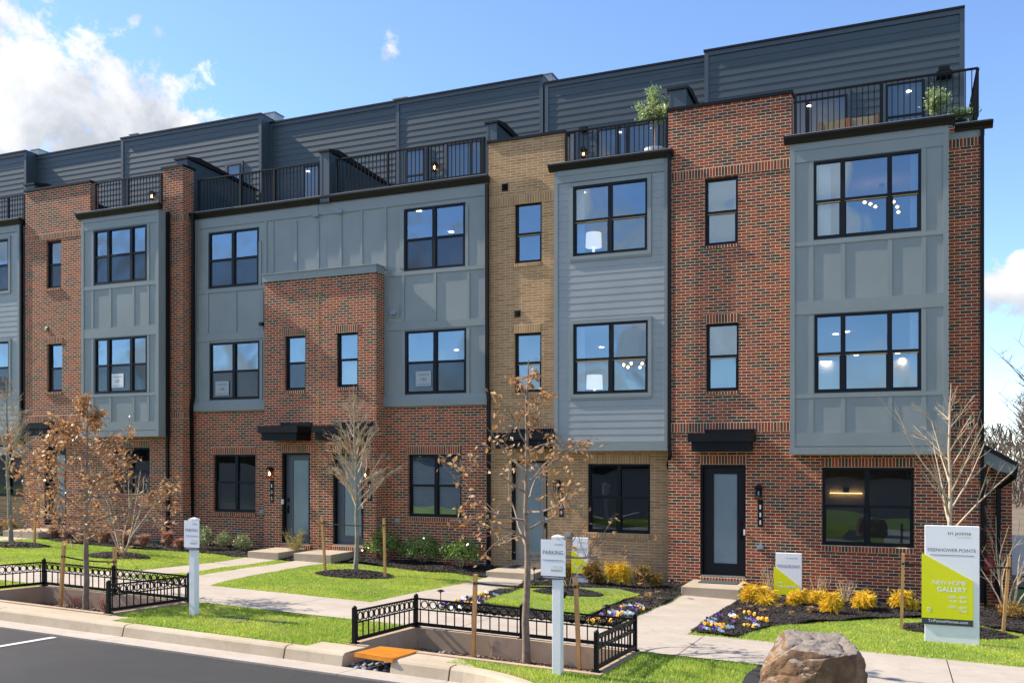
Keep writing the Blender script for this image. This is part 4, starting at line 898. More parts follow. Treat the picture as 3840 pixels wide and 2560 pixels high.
polyF = [(-4.36, -1.0), (-4.25, -3.5), (-4.10, SY1 + .002), (-2.95, SY1 + .002), (-3.06, -3.5), (-3.17, -1.0)]; walk(polyF)
polyE = [(-9.12, -.9), (-8.9, -3.5), (-8.55, -6.4), (-8.5, SY1 + .002), (-7.2, SY1 + .002), (-7.5, -6.0), (-7.85, -3.2), (-7.95, -.9)]; walk(polyE)
polyD = gp([(1118, 2101), (930, 2130), (745, 2160), (560, 2192)]) + [(-13.3, SY1 + .002)] + [(-12.0, SY1 + .002)] + gp([(771, 2200), (860, 2178), (1000, 2150), (1130, 2126), (1258, 2105)])
polyC = gp([(917, 2092), (800, 2111), (650, 2127), (497, 2145)]) + [(-15.6, SY1 + .002), (-14.35, SY1 + .002)] + gp([(700, 2151), (870, 2126), (1050, 2099)])
polyD = [(x, max(y, SY1 + .002)) for x, y in polyD]; polyC = [(x, max(y, SY1 + .002)) for x, y in polyC]
walk(polyD); walk(polyC)
polyB = [(-25.2, -1.0), (-25.2, SY1 + .002), (-24.0, SY1 + .002), (-24.1, -1.0)]; walk(polyB)
# mulch beds
def md(x, y): return .03 * math.sin(x * 3.1) * math.sin(y * 2.7) + .02
bedF = [(-3.10, -1.0)] + gp([(300, 1060), (230, 1110), (50, 1232), (365, 1268), (450, 1230), (600, 1190), (900, 1163), (1200, 1145), (1450, 1130), (1640, 1132), (1900, 1160), (2120, 1205), (2334, 1240)], *b3) + [(3.2, -4.4), (6.5, -3.5), (6.5, .3), (1.7, .3), (1.6, -.02), (-3.10, -.02)]
bedE = [(-7.9, -1.0), (-7.6, -4.0), (-7.3, -6.3), (-7.15, SY1 + .01), (-4.12, SY1 + .01), (-4.27, -3.5), (-4.38, -1.0), (-4.4, -.03), (-5.1, -.03), (-5.1, .42), (-7.9, .42)]
inner = gp([(975, 1040), (1060, 1012), (1150, 985), (1250, 945), (1420, 925), (1640, 930), (1900, 958), (2045, 985), (2020, 1002), (1930, 1020), (1850, 1060), (1760, 1100), (1690, 1128), (1640, 1150)], *b2)
inner = [(x, max(y, SY1 + .03)) for x, y in inner]
bedD = [(-13.55, -1.0)] + gp([(1330, 2111), (1446, 2127), (1592, 2147), (1708, 2151), (1776, 2163), (1819, 2168)]) + [(-9.14, -1.0), (-9.1, .42), (-13.1, .42), (-13.1, -.02), (-13.5, -.02)]
bedC = [(-16.1, -1.2)] + gp([(872, 2090), (800, 2078), (680, 2072), (510, 2061), (340, 2046), (238, 2036), (136, 2020)]) + [(-24.0, -1.1), (-23.9, -.02), (-19.45, -.02), (-19.4, .42), (-16.5, .42), (-16.4, -.02)]
bedM = [(-15.05, -1.25), (-14.68, -1.25), (-14.68, -.02), (-15.05, -.02)]
bedA = [(-31, -1.2), (-25.9, -1.5), (-25.6, -1.0), (-25.6, -.03), (-26, .42), (-31, .42)]
for p in (bedF, bedE, bedD, bedC, bedM, bedA): drape('mulch_bed', p, .026, mMUL, .25, mound=md)
drape('lawn', inner, .062, mGND, .3, mound=md)
rings = []
for (px_, py_, r, sd_) in ((1329, 2159, .92, 3), (444, 2090, .78, 4), (60, 2050, .85, 5), (2133, 2241, .72, 6), (3583, 2372, .92, 7)):
    x, y, _ = G(px_, py_); rings.append(circle(x, y, r, seed=sd_)); drape('mulch_ring', rings[-1], .03 if px_ != 2133 else .072, mMUL, .2, mound=lambda X, Y_, x=x, y=y, r=r: .10 * max(0, 1 - ((X - x) ** 2 + (Y_ - y) ** 2) / r ** 2) + (md(X, Y_) if r == .72 else 0))
drape('path', gp([(2842, 2499), (2800, 2530), (2760, 2600), (2700, 2700), (3000, 2700), (2980, 2560), (2900, 2500)]), .016, mASP)
# ------------------------------------------------------------------ sunken tree wells
def tree_well(w, label, inlet=None, fl=-.42):
    x0, x1, y0, y1 = w; t = .13; o = thing('tree_well', label, 'tree well', ((x0 + x1) / 2, (y0 + y1) / 2, g((x0 + x1) / 2, y0)), 'concrete tree wells along the kerb', world=True)
    def wallm(ax, bx, ay, by, cutx=None):
        mb = MB(); n = 8
        for i in range(n):
            xa, xb = ax + (bx - ax) * i / n, ax + (bx - ax) * (i + 1) / n; k = len(mb.v)
            for (X, Yv) in ((xa, ay), (xb, ay), (xb, by), (xa, by)): mb.v += [(X, Yv, g(X, Yv) + fl - .25), (X, Yv, g(X, Yv) + .03)]
            mb.f += [(k + 1, k + 3, k + 5, k + 7), (k, k + 2, k + 3, k + 1), (k + 4, k + 6, k + 7, k + 5)]
            if i == 0: mb.f.append((k + 6, k, k + 1, k + 7))
            if i == n - 1: mb.f.append((k + 2, k + 4, k + 5, k + 3))
        return mb
    make('back_wall', wallm(x0, x1, y1 - t, y1), mWELL, o, uv=False); make('side_wall', wallm(x0, x0 + t, y0, y1 - t - .001), mWELL, o, uv=False); make('side_wall', wallm(x1 - t, x1, y0, y1 - t - .001), mWELL, o, uv=False)
    if inlet: make('front_wall', wallm(x0 + t + .001, inlet[0], y0, y0 + .1), mWELL, o, uv=False); make('front_wall', wallm(inlet[1], x1 - t - .001, y0, y0 + .1), mWELL, o, uv=False)
    else: make('front_wall', wallm(x0 + t + .001, x1 - t - .001, y0, y0 + .1), mWELL, o, uv=False)
    return o
tree_well(WR, 'tan concrete tree well with orange inlet plate around the foreground tree', (-6.30, -5.68)); tree_well(WL, 'tan concrete tree well around the brown-leaved oak')
FL = -.30
mBM = M('brown_bark_mulch'); f_ = mBM.noise(38, 6, .75); mBM.l(mBM.ramp(f_, [(.3, (.035, .018, .010)), (.55, (.13, .07, .042)), (.75, (.26, .16, .10))]), mBM.b.inputs['Base Color']); mBM.set(Roughness=.9); mBM.bump(f_, .03, 1); mBM = mBM.m
for w in (WR, WL): drape('bark_mulch', [(w[0] + .1, w[2] + .06), (w[1] - .1, w[2] + .06), (w[1] - .1, w[3] - .1), (w[0] + .1, w[3] - .1)], FL, mBM, .2, mound=lambda x, y: .02 * math.sin(5 * x) * math.sin(6 * y))
# concrete apron between the wells and the kerb, and the inlet channel under the orange plate
for a, b_ in ((-14.1, -10.3), (-7.0, -6.33), (-5.65, -4.6)): drape('kerb_apron', [(a, CBK), (b_, CBK), (b_ if b_ != -4.6 else -5.0, -11.0), (a, -11.0)], .013, mKERB, .4)
drape('kerb_apron', [(-7.0, -11.36), (-6.33, -11.36), (-6.33, -10.99), (-6.65, -10.99)], .017, mKERB, .4) if False else None
drape('inlet_channel', [(-6.34, -11.62), (-5.64, -11.62), (-5.64, -10.95), (-6.34, -10.95)], -.2, mWELL, .3)
for xx in (-6.34, -5.66):
    mb = MB(); z0_, z1_ = g(xx, -11.3) - .5, g(xx, -11.3) + .0; mb.box(xx, xx + .02, -11.5, -10.93, z0_, z1_); struct(make('inlet_wall', mb, mKERB))
mORA = simple('orange_steel', '#d4841a', .5, .15, 6, bump=.001)
pz = lambda x, y: g(x, y) + .03
pl = MB(); pa = [G(*q, .03) for q in ((1329, 2447), (1471.7, 2469), (1573.8, 2438), (1427.5, 2421.6))]
n_ = 26
for i in range(n_):                                    # ribbed plate
    a0, a1 = i / n_, (i + .8) / n_
    def lp(t, s_): q = [pa[0][k] + (pa[3][k] - pa[0][k]) * t for k in range(3)]; r_ = [pa[1][k] + (pa[2][k] - pa[1][k]) * t for k in range(3)]; return [q[k] + (r_[k] - q[k]) * s_ for k in range(3)]
    for up, (t0, t1) in ((.004, (a0, a1)),):
        q = [lp(t0, 0), lp(t0, 1), lp(t1, 1), lp(t1, 0)]; pl.face([(x, y, z + up) for x, y, z in q])
q = [lp(0, 0), lp(0, 1), lp(1, 1), lp(1, 0)]; pl.face(q)
for i in range(4): a, b_ = q[i], q[(i + 1) % 4]; pl.face([tuple(a), (a[0], a[1], a[2] - .045), (b_[0], b_[1], b_[2] - .045), tuple(b_)])
tag(make('inlet_plate', pl, mORA), 'ribbed orange steel plate bridging the gap in the kerb', 'metal plate')

# ------------------------------------------------------------------ scattered ground cover (numpy)
R_ = np.random.default_rng(11)
gv = np.vectorize(g)
def gnp(X, Y):
    Xc = np.clip(X, -45, 12); Yc = np.clip(Y, -30, 14); z = -.070 - .0273 * Xc - .0407 * Yc
    s_ = lambda t: (lambda u: u * u * (3 - 2 * u))(np.clip(t, 0, 1)); return z - .11 * s_((Y + 7) / 5) * (1 - .65 * s_((Y + 1.2) / 1.2))
def visible(X, Y, Z, pad=1100):
    y = Y + D0; d = -X * st + y * ct; u = 1920 + F * (X * ct + y * st) / d; v = HZ - (Z - CZ) * F / d
    return (d > 2) & (u > -pad) & (u < 3840 + pad) & (v < 2560 + pad * .5)
hard = [polyF, polyE, polyD, polyC, polyB, bedF, bedD, bedC, bedM, bedA, bedE] + [r for i, r in enumerate(rings) if i != 3]
hard += [[(w[0], w[2]), (w[1], w[2]), (w[1], w[3]), (w[0], w[3])] for w in (WR, WL)] + [[(-40, SY0 - .02), (12, SY0 - .0), (12, SY1 + .0), (-40, SY1)], [(-2.7, SY1), (12, SY1 + .14), (12, SY1 - .1), (-2.7, SY1 - .1)]]
hard += [[(a, CBK - .02), (b_, CBK - .02), (b_, -10.99), (a, -10.99)] for a, b_ in ((-14.1, -10.3), (-7.0, -5.0))] + [[(-.4, -14), (6, -14), (6, -9.1), (-.4, -9.1)], gp([(2842, 2499), (2800, 2530), (2760, 2600), (2700, 2700), (3000, 2700), (2980, 2560), (2900, 2500)])]
def lawnpts(n, x0, x1, y0, y1):
    X = R_.uniform(x0, x1, n); Y = R_.uniform(y0, y1, n); ok = visible(X, Y, gnp(X, Y))
    for h_ in hard: ok &= ~inpoly(X, Y, h_)
    return X[ok], Y[ok]
XA, YA = lawnpts(1500000, -30, 7, CBK + .02, -.9)
Xv = R_.uniform(-4.9, 1, 90000); Yv = R_.uniform(-13.6, CBK, 90000); ok = inpoly(Xv, Yv, verge) & visible(Xv, Yv, gnp(Xv, Yv))
for h_ in hard[-2:]: ok &= ~inpoly(Xv, Yv, h_)
Xi = R_.uniform(-8, -4.2, 120000); Yi = R_.uniform(SY1, -2.5, 120000); oki = inpoly(Xi, Yi, inner) & ~inpoly(Xi, Yi, rings[3])
X = np.concatenate([XA, Xv[ok], Xi[oki]]); Yy = np.concatenate([YA, Yv[ok], Yi[oki]])
lift = np.concatenate([np.zeros(len(XA)), np.zeros(ok.sum()), np.full(oki.sum(), .07)])
dist = np.hypot(X, Yy + D0); keep = R_.random(len(X)) < np.clip(17 / dist, .45, 1); X, Yy, lift, dist = X[keep], Yy[keep], lift[keep], dist[keep]
n = len(X); Zg = gnp(X, Yy) + lift + .0; a = R_.uniform(0, 2 * np.pi, n)
big = .5 + .5 * np.sin(X * 1.7 + 2 * np.sin(Yy * 1.3)) * np.sin(Yy * 2.1 + X * .6)
hgt = R_.uniform(.022, .05, n) * (.75 + .5 * big); wd = R_.uniform(.005, .009, n) * np.clip(dist / 13, .9, 1.6); ln = R_.uniform(.1, .9, n) * hgt; la = R_.uniform(0, 2 * np.pi, n)
v = np.empty((n, 3, 3)); v[:, 0] = np.c_[X - np.cos(a) * wd, Yy - np.sin(a) * wd, Zg]; v[:, 1] = np.c_[X + np.cos(a) * wd, Yy + np.sin(a) * wd, Zg]; v[:, 2] = np.c_[X + np.cos(la) * ln, Yy + np.sin(la) * ln, Zg + hgt]
mGR = M('grass_blades'); mGR.set(Roughness=.55); f_ = mGR.noise(.8, 5, .6); f2_ = mGR.noise(95, 2, .6); f3_ = mGR.noise(7, 3, .6)
c_ = mGR.ramp(f2_, [(.28, (.20, .31, .035)), (.5, (.42, .55, .075)), (.72, (.72, .76, .19))]); c_ = mGR.mix(.6, c_, mGR.ramp(f_, [(.38, (.70, .80, .66)), (.62, (1.3, 1.12, 1.2))]), 'MULTIPLY'); c_ = mGR.mix(mGR.ramp(mGR.noise(1.9, 6, .7), [(.52, (0, 0, 0)), (.68, (.55, .55, .55))]), c_, (.50, .46, .20, 1)); c_ = mGR.mix(.5, c_, mGR.ramp(f3_, [(.35, (.72, .78, .7)), (.6, (1.1, 1.08, 1.0))]), 'MULTIPLY')
mGR.l(c_, mGR.b.inputs['Base Color']); tl = mGR.n('ShaderNodeBsdfTranslucent'); mGR.l(c_, tl.inputs[0]); mxx = mGR.n('ShaderNodeMixShader'); mxx.inputs[0].default_value = .42; mGR.l(mGR.b.outputs[0], mxx.inputs[1]); mGR.l(tl.outputs[0], mxx.inputs[2]); mGR.l(mxx.outputs[0], mGR.out.inputs[0]); mGR = mGR.m
struct(npmesh('grass', v.reshape(-1, 3), np.arange(n * 3).reshape(-1, 3), mGR), 'stuff')
def chips(name, polys, dens, size, mat, lift=.03, ex=(), zf=0.0, tilt=.5):
    vs = []
    for p in polys:
        xs_, ys_ = [q[0] for q in p], [q[1] for q in p]; A = (max(xs_) - min(xs_)) * (max(ys_) - min(ys_)); k = int(A * dens)
        X = R_.uniform(min(xs_), max(xs_), k); Y = R_.uniform(min(ys_), max(ys_), k); ok = inpoly(X, Y, p) & visible(X, Y, gnp(X, Y))
        for e in ex: ok &= ~inpoly(X, Y, e)
        X, Y = X[ok], Y[ok]; k = len(X); Z = gnp(X, Y) + lift + R_.uniform(0, .015, k) + zf + .03 * np.sin(X * 3.1) * np.sin(Y * 2.7) * (1 if zf == 0 else 0) + (.02 if zf == 0 else 0)
        if p in rings: cx_, cy_ = np.mean(xs_), np.mean(ys_); rr = (max(xs_) - min(xs_)) / 2; Z += .10 * np.clip(1 - ((X - cx_) ** 2 + (Y - cy_) ** 2) / rr ** 2, 0, 1) - .02 - .03 * np.sin(X * 3.1) * np.sin(Y * 2.7); Z += (.062 if p is rings[3] else 0)
        a = R_.uniform(0, 6.28, k); l = R_.uniform(.5, 1.4, k) * size; w = l * R_.uniform(.15, .5, k); t = R_.uniform(-tilt, tilt, k); t2 = R_.uniform(-tilt, tilt, k)
        ux, uy = np.cos(a), np.sin(a); v = np.empty((k, 4, 3))
        for m_, (s1, s2) in enumerate(((-1, -1), (1, -1), (1, 1), (-1, 1))): v[:, m_] = np.c_[X + ux * l * s1 - uy * w * s2, Y + uy * l * s1 + ux * w * s2, Z + l * t * s1 + w * t2 * s2]
        vs.append(v.reshape(-1, 3))
    v = np.concatenate(vs); return struct(npmesh(name, v, np.arange(len(v)).reshape(-1, 4), mat), 'stuff')
mCH = M('mulch_chips'); mCH.l(mCH.ramp(mCH.noise(60, 2, .5), [(.3, (.007, .006, .006)), (.55, (.028, .021, .018)), (.7, (.09, .068, .056))]), mCH.b.inputs['Base Color']); mCH.set(Roughness=.8); mCH = mCH.m
mCHB = M('bark_chips'); mCHB.l(mCHB.ramp(mCHB.noise(50, 2, .5), [(.3, (.05, .026, .016)), (.5, (.17, .095, .06)), (.7, (.42, .29, .2))]), mCHB.b.inputs['Base Color']); mCHB.set(Roughness=.8); mCHB = mCHB.m
chips('mulch_chips', [bedF, bedE, bedD, bedC, bedM, bedA] + rings, 1500, .022, mCH, ex=())
wp = [[(w[0] + .14, w[2] + .1), (w[1] - .14, w[2] + .1), (w[1] - .14, w[3] - .14), (w[0] + .14, w[3] - .14)] for w in (WR, WL)]
chips('bark_chips', wp, 1300, .024, mCHB, zf=FL)
# gravel by the inlets: little rounded stones
def stones(name, spots, n, r0, r1, mat):
    ico = [(0, 0, 1), (.94, 0, .3), (.29, .9, .3), (-.76, .55, .3), (-.76, -.55, .3), (.29, -.9, .3), (.6, .5, -.4), (-.6, .5, -.4), (0, -.8, -.4)]
    fc = [(0, 1, 2), (0, 2, 3), (0, 3, 4), (0, 4, 5), (0, 5, 1), (1, 6, 2), (2, 6, 7), (2, 7, 3), (3, 7, 4), (4, 7, 8), (4, 8, 5), (5, 8, 1), (1, 8, 6), (6, 8, 7)]
    V_, F_ = [], []
    for (x0, x1, y0, y1, dz), k in zip(spots, n):
        for i in range(k):
            x, y = random.uniform(x0, x1), random.uniform(y0, y1); r = random.uniform(r0, r1); b_ = len(V_); z = g(x, y) + dz + random.uniform(0, r); ca = random.uniform(0, 6.28); sx, sy, sz = random.uniform(.7, 1.4), random.uniform(.7, 1.1), random.uniform(.5, .9)
            for p in ico: X, Y = p[0] * sx * r, p[1] * sy * r; V_.append((x + X * math.cos(ca) - Y * math.sin(ca), y + X * math.sin(ca) + Y * math.cos(ca), z + p[2] * sz * r))
            F_ += [tuple(b_ + q for q in f) for f in fc]
    return struct(npmesh(name, np.array(V_), np.array(F_), mat), 'stuff')
mSTN = M('blue_grey_stones'); mSTN.l(mSTN.ramp(mSTN.noise(14, 3), [(.3, (.11, .12, .14)), (.6, (.30, .32, .34)), (.75, (.5, .46, .4))]), mSTN.b.inputs['Base Color']); mSTN.set(Roughness=.7); mSTN = mSTN.m
stones('gravel', [(-6.4, -5.3, -10.9, -9.4, FL), (-6.3, -5.7, -11.55, -10.9, -.19), (-14.0, -12.6, -10.6, -9.4, FL)], [420, 160, 260], .022, .048, mSTN)

# ================================================================== stoops and mats
def stoop(x0, x1, yf, ztop, label, yb=-.03):
    mb = MB().box(x0, x1, yf, yb, ztop - .5, ztop); o = make('concrete_stoop', mb, mSTOOP); bv = o.modifiers.new('b', 'BEVEL'); bv.width = .012; bv.segments = 2
    return tag(o, label, 'door step', 'concrete door steps')
zF = .19; kF = (3 - zF) / ((2201 - HZ) / F)
stoop(-4.37, -3.13, -1.32, .20, 'concrete step with dark mat in front of the black door numbered 111')
stoop(-9.16, -7.92, -1.05, .275, 'concrete step in front of the taupe door numbered 109', .42)
stoop(-16.05, -15.06, -1.27, .50, 'concrete step under the left of the two grey doors, beside the three small shrubs')
stoop(-14.68, -13.52, -1.12, .49, 'concrete step under the right of the two grey doors, behind the leaning stake')
stoop(-25.4, -23.9, -1.2, .76, 'concrete step at the far left behind the wooden stake')
mMAT = simple('dark_doormat', '#3f4447', .9, .2, 40)
for (a, b_, y0_, y1_, z_, lab) in ((-4.15, -3.3, -.62, -.14, .2, 'dark rubber mat on the step of the black door'), (-8.95, -8.15, -.2, .3, .275, 'dark mat on the step of the taupe door')):
    tag(make('doormat', MB().box(a, b_, y0_, y1_, z_ + .001, z_ + .015), mMAT), lab, 'doormat')

# ================================================================== ornamental fences round the tree wells
def ring_pts(n=12): return [(math.cos(2 * math.pi * i / n), math.sin(2 * math.pi * i / n)) for i in range(n)]
RG = ring_pts(14)
def fence_run(root, a, b_, first=True, last=True, off=.03):
    A_ = Vector((a[0], a[1], g(*a) + off)); B = Vector((b_[0], b_[1], g(*b_) + off)); d = B - A_; Ln = d.length; u = d / Ln; H_ = .43; n = max(3, int(round(Ln / .142)))
    h = Vector((u.x, u.y, 0)).normalized(); nn = Vector((-h.y, h.x, 0)); up = Vector((0, 0, 1))
    def bar(mb, p, q, w, t):
        k = len(mb.v)
        for c in (p, q):
            for s1, s2 in ((-1, -1), (1, -1), (1, 1), (-1, 1)): mb.v.append(tuple(c + nn * w * s1 + up * t * s2))
        mb.f += [(k, k + 1, k + 2, k + 3), (k + 7, k + 6, k + 5, k + 4)] + [(k + i, k + 4 + i, k + 4 + (i + 1) % 4, k + (i + 1) % 4) for i in range(4)]
    def zz(t, z): return A_ + d * t + up * z
    rails = MB(); e = .02 / Ln
    bar(rails, zz(e, .05), zz(1 - e, .05), .018, .022); bar(rails, zz(e, H_ - .012), zz(1 - e, H_ - .012), .016, .012); bar(rails, zz(e, H_ - .165), zz(1 - e, H_ - .165), .012, .009)
    pk = rails
    for i in range(n):
        c = zz((i + .5) / n, 0)
        for s_ in (-1, 1):
            pass
        k = len(pk.v); p = c
        for z in (.072, H_ - .174):
            for s1, s2 in ((-1, -1), (1, -1), (1, 1), (-1, 1)): pk.v.append(tuple(p + h * .007 * s1 + nn * .007 * s2 + up * z))
        pk.f += [(k + j, k + (j + 1) % 4, k + 4 + (j + 1) % 4, k + 4 + j) for j in range(4)]
    fo = make('fence_panel', pk, mBLK, root, uv=False)
    rg = MB(); ri, ro = .047, .060
    for i in range(n - 1):
        c = zz((i + 1.) / n, H_ - .090); k = len(rg.v)
        for cx, cz in RG:
            for r in (ri, ro):
                for t in (-.007, .007): rg.v.append(tuple(c + h * cx * r + up * cz * r + nn * t))
        m_ = len(RG)
        for j in range(m_):
            a0 = k + 4 * j; a1 = k + 4 * ((j + 1) % m_)
            rg.f += [(a0, a1, a1 + 1, a0 + 1), (a0 + 2, a0 + 3, a1 + 3, a1 + 2), (a0, a0 + 2, a1 + 2, a1), (a0 + 1, a1 + 1, a1 + 3, a0 + 3)]
    # short uprights between the rings
    for i in range(n):
        c = zz((i + .5) / n, 0); k = len(rg.v)
        for z in (H_ - .158, H_ - .022):
            for s1, s2 in ((-1, -1), (1, -1), (1, 1), (-1, 1)): rg.v.append(tuple(c + h * .005 * s1 + nn * .005 * s2 + up * z))
        rg.f += [(k + j, k + (j + 1) % 4, k + 4 + (j + 1) % 4, k + 4 + j) for j in range(4)]
    make('ring_band', rg, mBLK, fo, uv=False)
def fence_post(root, p, off=.03):
    z = g(*p) + off; x, y = p; mb = MB().box(x - .025, x + .025, y - .025, y + .025, z, z + .46).box(x - .05, x + .05, y - .05, y + .05, z - .002, z + .012)
    mb.lathe([(.034, .461), (.034, .47), (.02, .482), (.012, .49)], x, y, z, 8); make('post', mb, mBLK, root, uv=False)
def tree_fence(pts, label):
    root = thing('tree_fence', label, 'low fence', (pts[0][0], pts[0][1], g(*pts[0])), 'low black fences round the tree wells', world=True)
    for a, b_ in zip(pts, pts[1:]): fence_run(root, a, b_)
    for p in pts: fence_post(root, p)
tree_fence([(-6.54, -10.95), (-6.54, -9.29), (-4.87, -9.27), (-3.25, -9.24), (-3.27, -10.88)], 'low black ring-topped fence round the foreground well with the orange plate')
tree_fence([(-14.03, -11.0), (-14.03, -9.34), (-12.38, -9.34), (-10.75, -9.33), (-10.77, -10.98)], 'low black ring-topped fence round the well of the brown-leaved oak')

# ================================================================== parking signs and builder's signs
mPOST = simple('white_vinyl', '#ebebec', .35, .03, 2); mSGN = simple('white_sign_board', '#eeeef0', .4, .02, 2); mGRN = simple('lime_green_panel', '#e4e204', .45, .03, 2); mCHR = simple('charcoal_band', '#3a3d4b', .5, .05, 2)
mINK = simple('dark_lettering', '#2c3148', .6, .02, 2); mLTG = simple('lime_lettering', '#b5c46a', .6, .02, 2); mWL = simple('white_lettering', '#f0f0f0', .6, .02, 2)
def parking(px_, py_, pr, label, hz_):
    x, y, z = G(px_, py_); root = thing('parking_sign', label, 'parking sign', (x, y, z), 'white parking sign posts', world=True); w = .052
    zt_ = PZ(px_, hz_, y); mb = MB().box(x - w, x + w, y - w, y + w, z - .3, zt_ - .05); po = make('post', mb, mPOST, root); bv = po.modifiers.new('b', 'BEVEL'); bv.width = .004
    make('post_cap', MB().box(x - w - .008, x + w + .008, y - w - .008, y + w + .008, zt_ - .0499, zt_ - .022).lathe([(.08, 0), (.01, .02)], x, y, zt_ - .022, 4).transform(Matrix.Identity(4)), mPOST, root)
    yf = y - w - .012; xl, xr, yt, yb = pr; X0, X1 = PX(xl, yf), PX(xr, yf); Z1, Z0 = PZ((xl + xr) / 2, yt, yf), PZ((xl + xr) / 2, yb, yf); Wd, Hh = X1 - X0, Z1 - Z0
    pn = make('sign_panel', MB().box(X0, X1, yf, yf + .011, Z0 + Hh * .085, Z1), mSGN, root); bd = make('charcoal_band', MB().box(X0, X1, yf, yf + .0105, Z0, Z0 + Hh * .0845), mCHR, root)
    fx = lambda t: X0 + Wd * t; fz = lambda t: Z0 + Hh * t; yy = yf - .002
    letters('lettering', [text(0, 'PARKING', fx(.09), fx(.91), fz(.63), Hh * .105, yy, mINK), text(0, 'RESIDENT', fx(.42), fx(.90), fz(.20), Hh * .058, yy, mINK), text(0, 'tri pointe', fx(.56), fx(.89), fz(.865), Hh * .055, yy, mINK)], pn, mINK)
    letters('lettering', [text(0, 'FUTURE', fx(.52), fx(.90), fz(.285), Hh * .06, yy, mLTG)], pn, mLTG); letters('lettering', [text(0, 'TriPointeHomes.com', fx(.10), fx(.93), fz(.03), Hh * .045, yy, mWL)], bd, mWL)
    make('rule', MB().box(fx(.09), fx(.91), yy - .001, yf - .0002, fz(.485), fz(.492)), mINK, pn)
parking(728, 2306, (690, 746, 1951, 2061), 'white parking sign on a square post beside the left tree well', 1938)
parking(2092, 2530, (2028, 2120, 2023, 2171), 'white parking sign on a square post in front of the foreground tree', 2003)
def board(x0, x1, y, z0, z1, th, root):
    make('board', MB().box(x0, x1, y, y + th, z0, z1), mSGN, root)
def promo(label, px0, px1, pyt, pyb, y, th, lines, gx, gz, big=False):
    xm_ = (px0 + px1) / 2; x0, x1 = PX(px0, y), PX(px1, y); z1, z0 = PZ(xm_, pyt, y), PZ(xm_, pyb, y); Wd, Hh = x1 - x0, z1 - z0
    root = thing('promotional_sign', label, 'sign', ((x0 + x1) / 2, y, z0), 'white signs with lime panels', world=True)
    bo_ = make('board', MB().box(x0, x1, y, y + th, z0 - .1, z1), mSGN, root); bv = bo_.modifiers.new('b', 'BEVEL'); bv.width = .004
    fx = lambda t: x0 + Wd * t; fz = lambda t: z0 + Hh * t
    g0, g1 = gx; zl, zr_, zb_, zbb = gz; yp = y - .02
    pn = make('lime_panel', MB().yprism([(fx(g0), fz(zb_)), (fx(g1), fz(zb_)), (fx(g1), fz(zr_)), (fx(g0), fz(zl))], yp, y - .001), mGRN, root)
    bd = make('charcoal_band', MB().box(fx(g0), fx(g1), yp, y - .0012, fz(zbb), fz(zb_) - .0005), mCHR, root)
    ink, grn, wht, wb = [], [], [], []
    for s_, a, b_, zz_, hh, kind in lines:
        m_ = text(0, s_, fx(a), fx(b_), fz(zz_), Hh * hh, (y - .002) if kind in 'ig' else (yp - .002), mINK, bold=.015 if kind == 'B' else 0)
        {'i': ink, 'g': grn, 'w': wht, 'B': wht, 'b': wb}[kind].append(m_)
    letters('lettering', ink, bo_, mINK)
    if grn: letters('lettering', grn, bo_, mLTG)
    letters('lettering', wht, pn, mWL); letters('lettering', wb, bd, mWL)
    return root, fx, fz, bo_, pn, yp
# big sign (fractions measured on its board)
bw, bh = 605., 1325.
def fr(x, ox, w): return (x - ox) / w
L1 = [('tri pointe', .42, .85, .925, .033, 'i'), ('HOMES', .60, .855, .898, .014, 'g'), ('EISENHOWER POINTE', .055, .935, .782, .029, 'i'), ('NEW HOME', .145, .757, .505, .038, 'w'), ('GALLERY', .226, .767, .447, .041, 'B'),
      ('11AM - 6PM', .402, .763, .392, .025, 'w'), ('TUES - SUN', .45, .76, .361, .019, 'B'), ('1PM - 6PM', .438, .765, .306, .025, 'w'), ('MON', .625, .763, .277, .019, 'B'), ('TriPointeHomes.com', .06, .79, .184, .026, 'b')]
_, fx, fz, bo_, pn_, yp_ = promo('tall white gallery sign with lime panel on the right lawn', 3468, 3673, 1971, 2416, -5.40, .09, L1, (-.058, .885), (.765, .545, .217, .163))
make('rule', MB().box(fx(.10), fx(.90), -5.403, -5.4005, fz(.752), fz(.7555)), mINK, bo_)
mb = MB(); a, b_, c, d = fx(.045), fx(.115), fz(.275), fz(.305); t = .006                 # small house symbol
mb.box(a + .01, a + .01 + t, yp_ - .003, yp_ - .0004, c, d - .015).box(b_ - .01 - t, b_ - .01, yp_ - .003, yp_ - .0004, c, d - .015).box(a + .01, b_ - .01, yp_ - .0031, yp_ - .0004, c - t, c)
mb.yprism([(a, d - .015), (a, d - .009), ((a + b_) / 2, d + .008), (b_, d - .009), (b_, d - .015), ((a + b_) / 2, d)], yp_ - .003, yp_ - .0005).box(a + .022, b_ - .022, yp_ - .003, yp_ - .0004, c + .008, c + .013).box(a + .022, b_ - .022, yp_ - .003, yp_ - .0004, c + .018, c + .023)
make('house_symbol', mb, mWL, pn_)
L2 = [('tri pointe', .42, .85, .885, .03, 'i'), ('EISENHOWER POINTE', .03, .95, .725, .035, 'i'), ('THE', .07, .27, .37, .035, 'w'), ('MONTGOMERY', .07, .80, .285, .045, 'B'), ('TriPointeHomes.com', .07, .93, .085, .03, 'b')]
r_, fx, fz, bo_, _, _ = promo('small white sign with lime panel among yellow shrubs beside the black door', 2909, 3006, 2073, 2254, -.95, .09, L2, (-.07, .885), (.72, .34, .14, .045)); make('rule', MB().box(fx(.08), fx(.9), -.953, -.9505, fz(.71), fz(.716)), mINK, bo_)
L3 = [('tri pointe', .40, .83, .87, .03, 'i'), ('EISENHOWER POINTE', .03, .95, .72, .035, 'i'), ('THE', .07, .27, .38, .035, 'w'), ('VERMONT', .07, .72, .28, .045, 'B'), ('TriPointeHomes.com', .07, .93, .075, .03, 'b')]
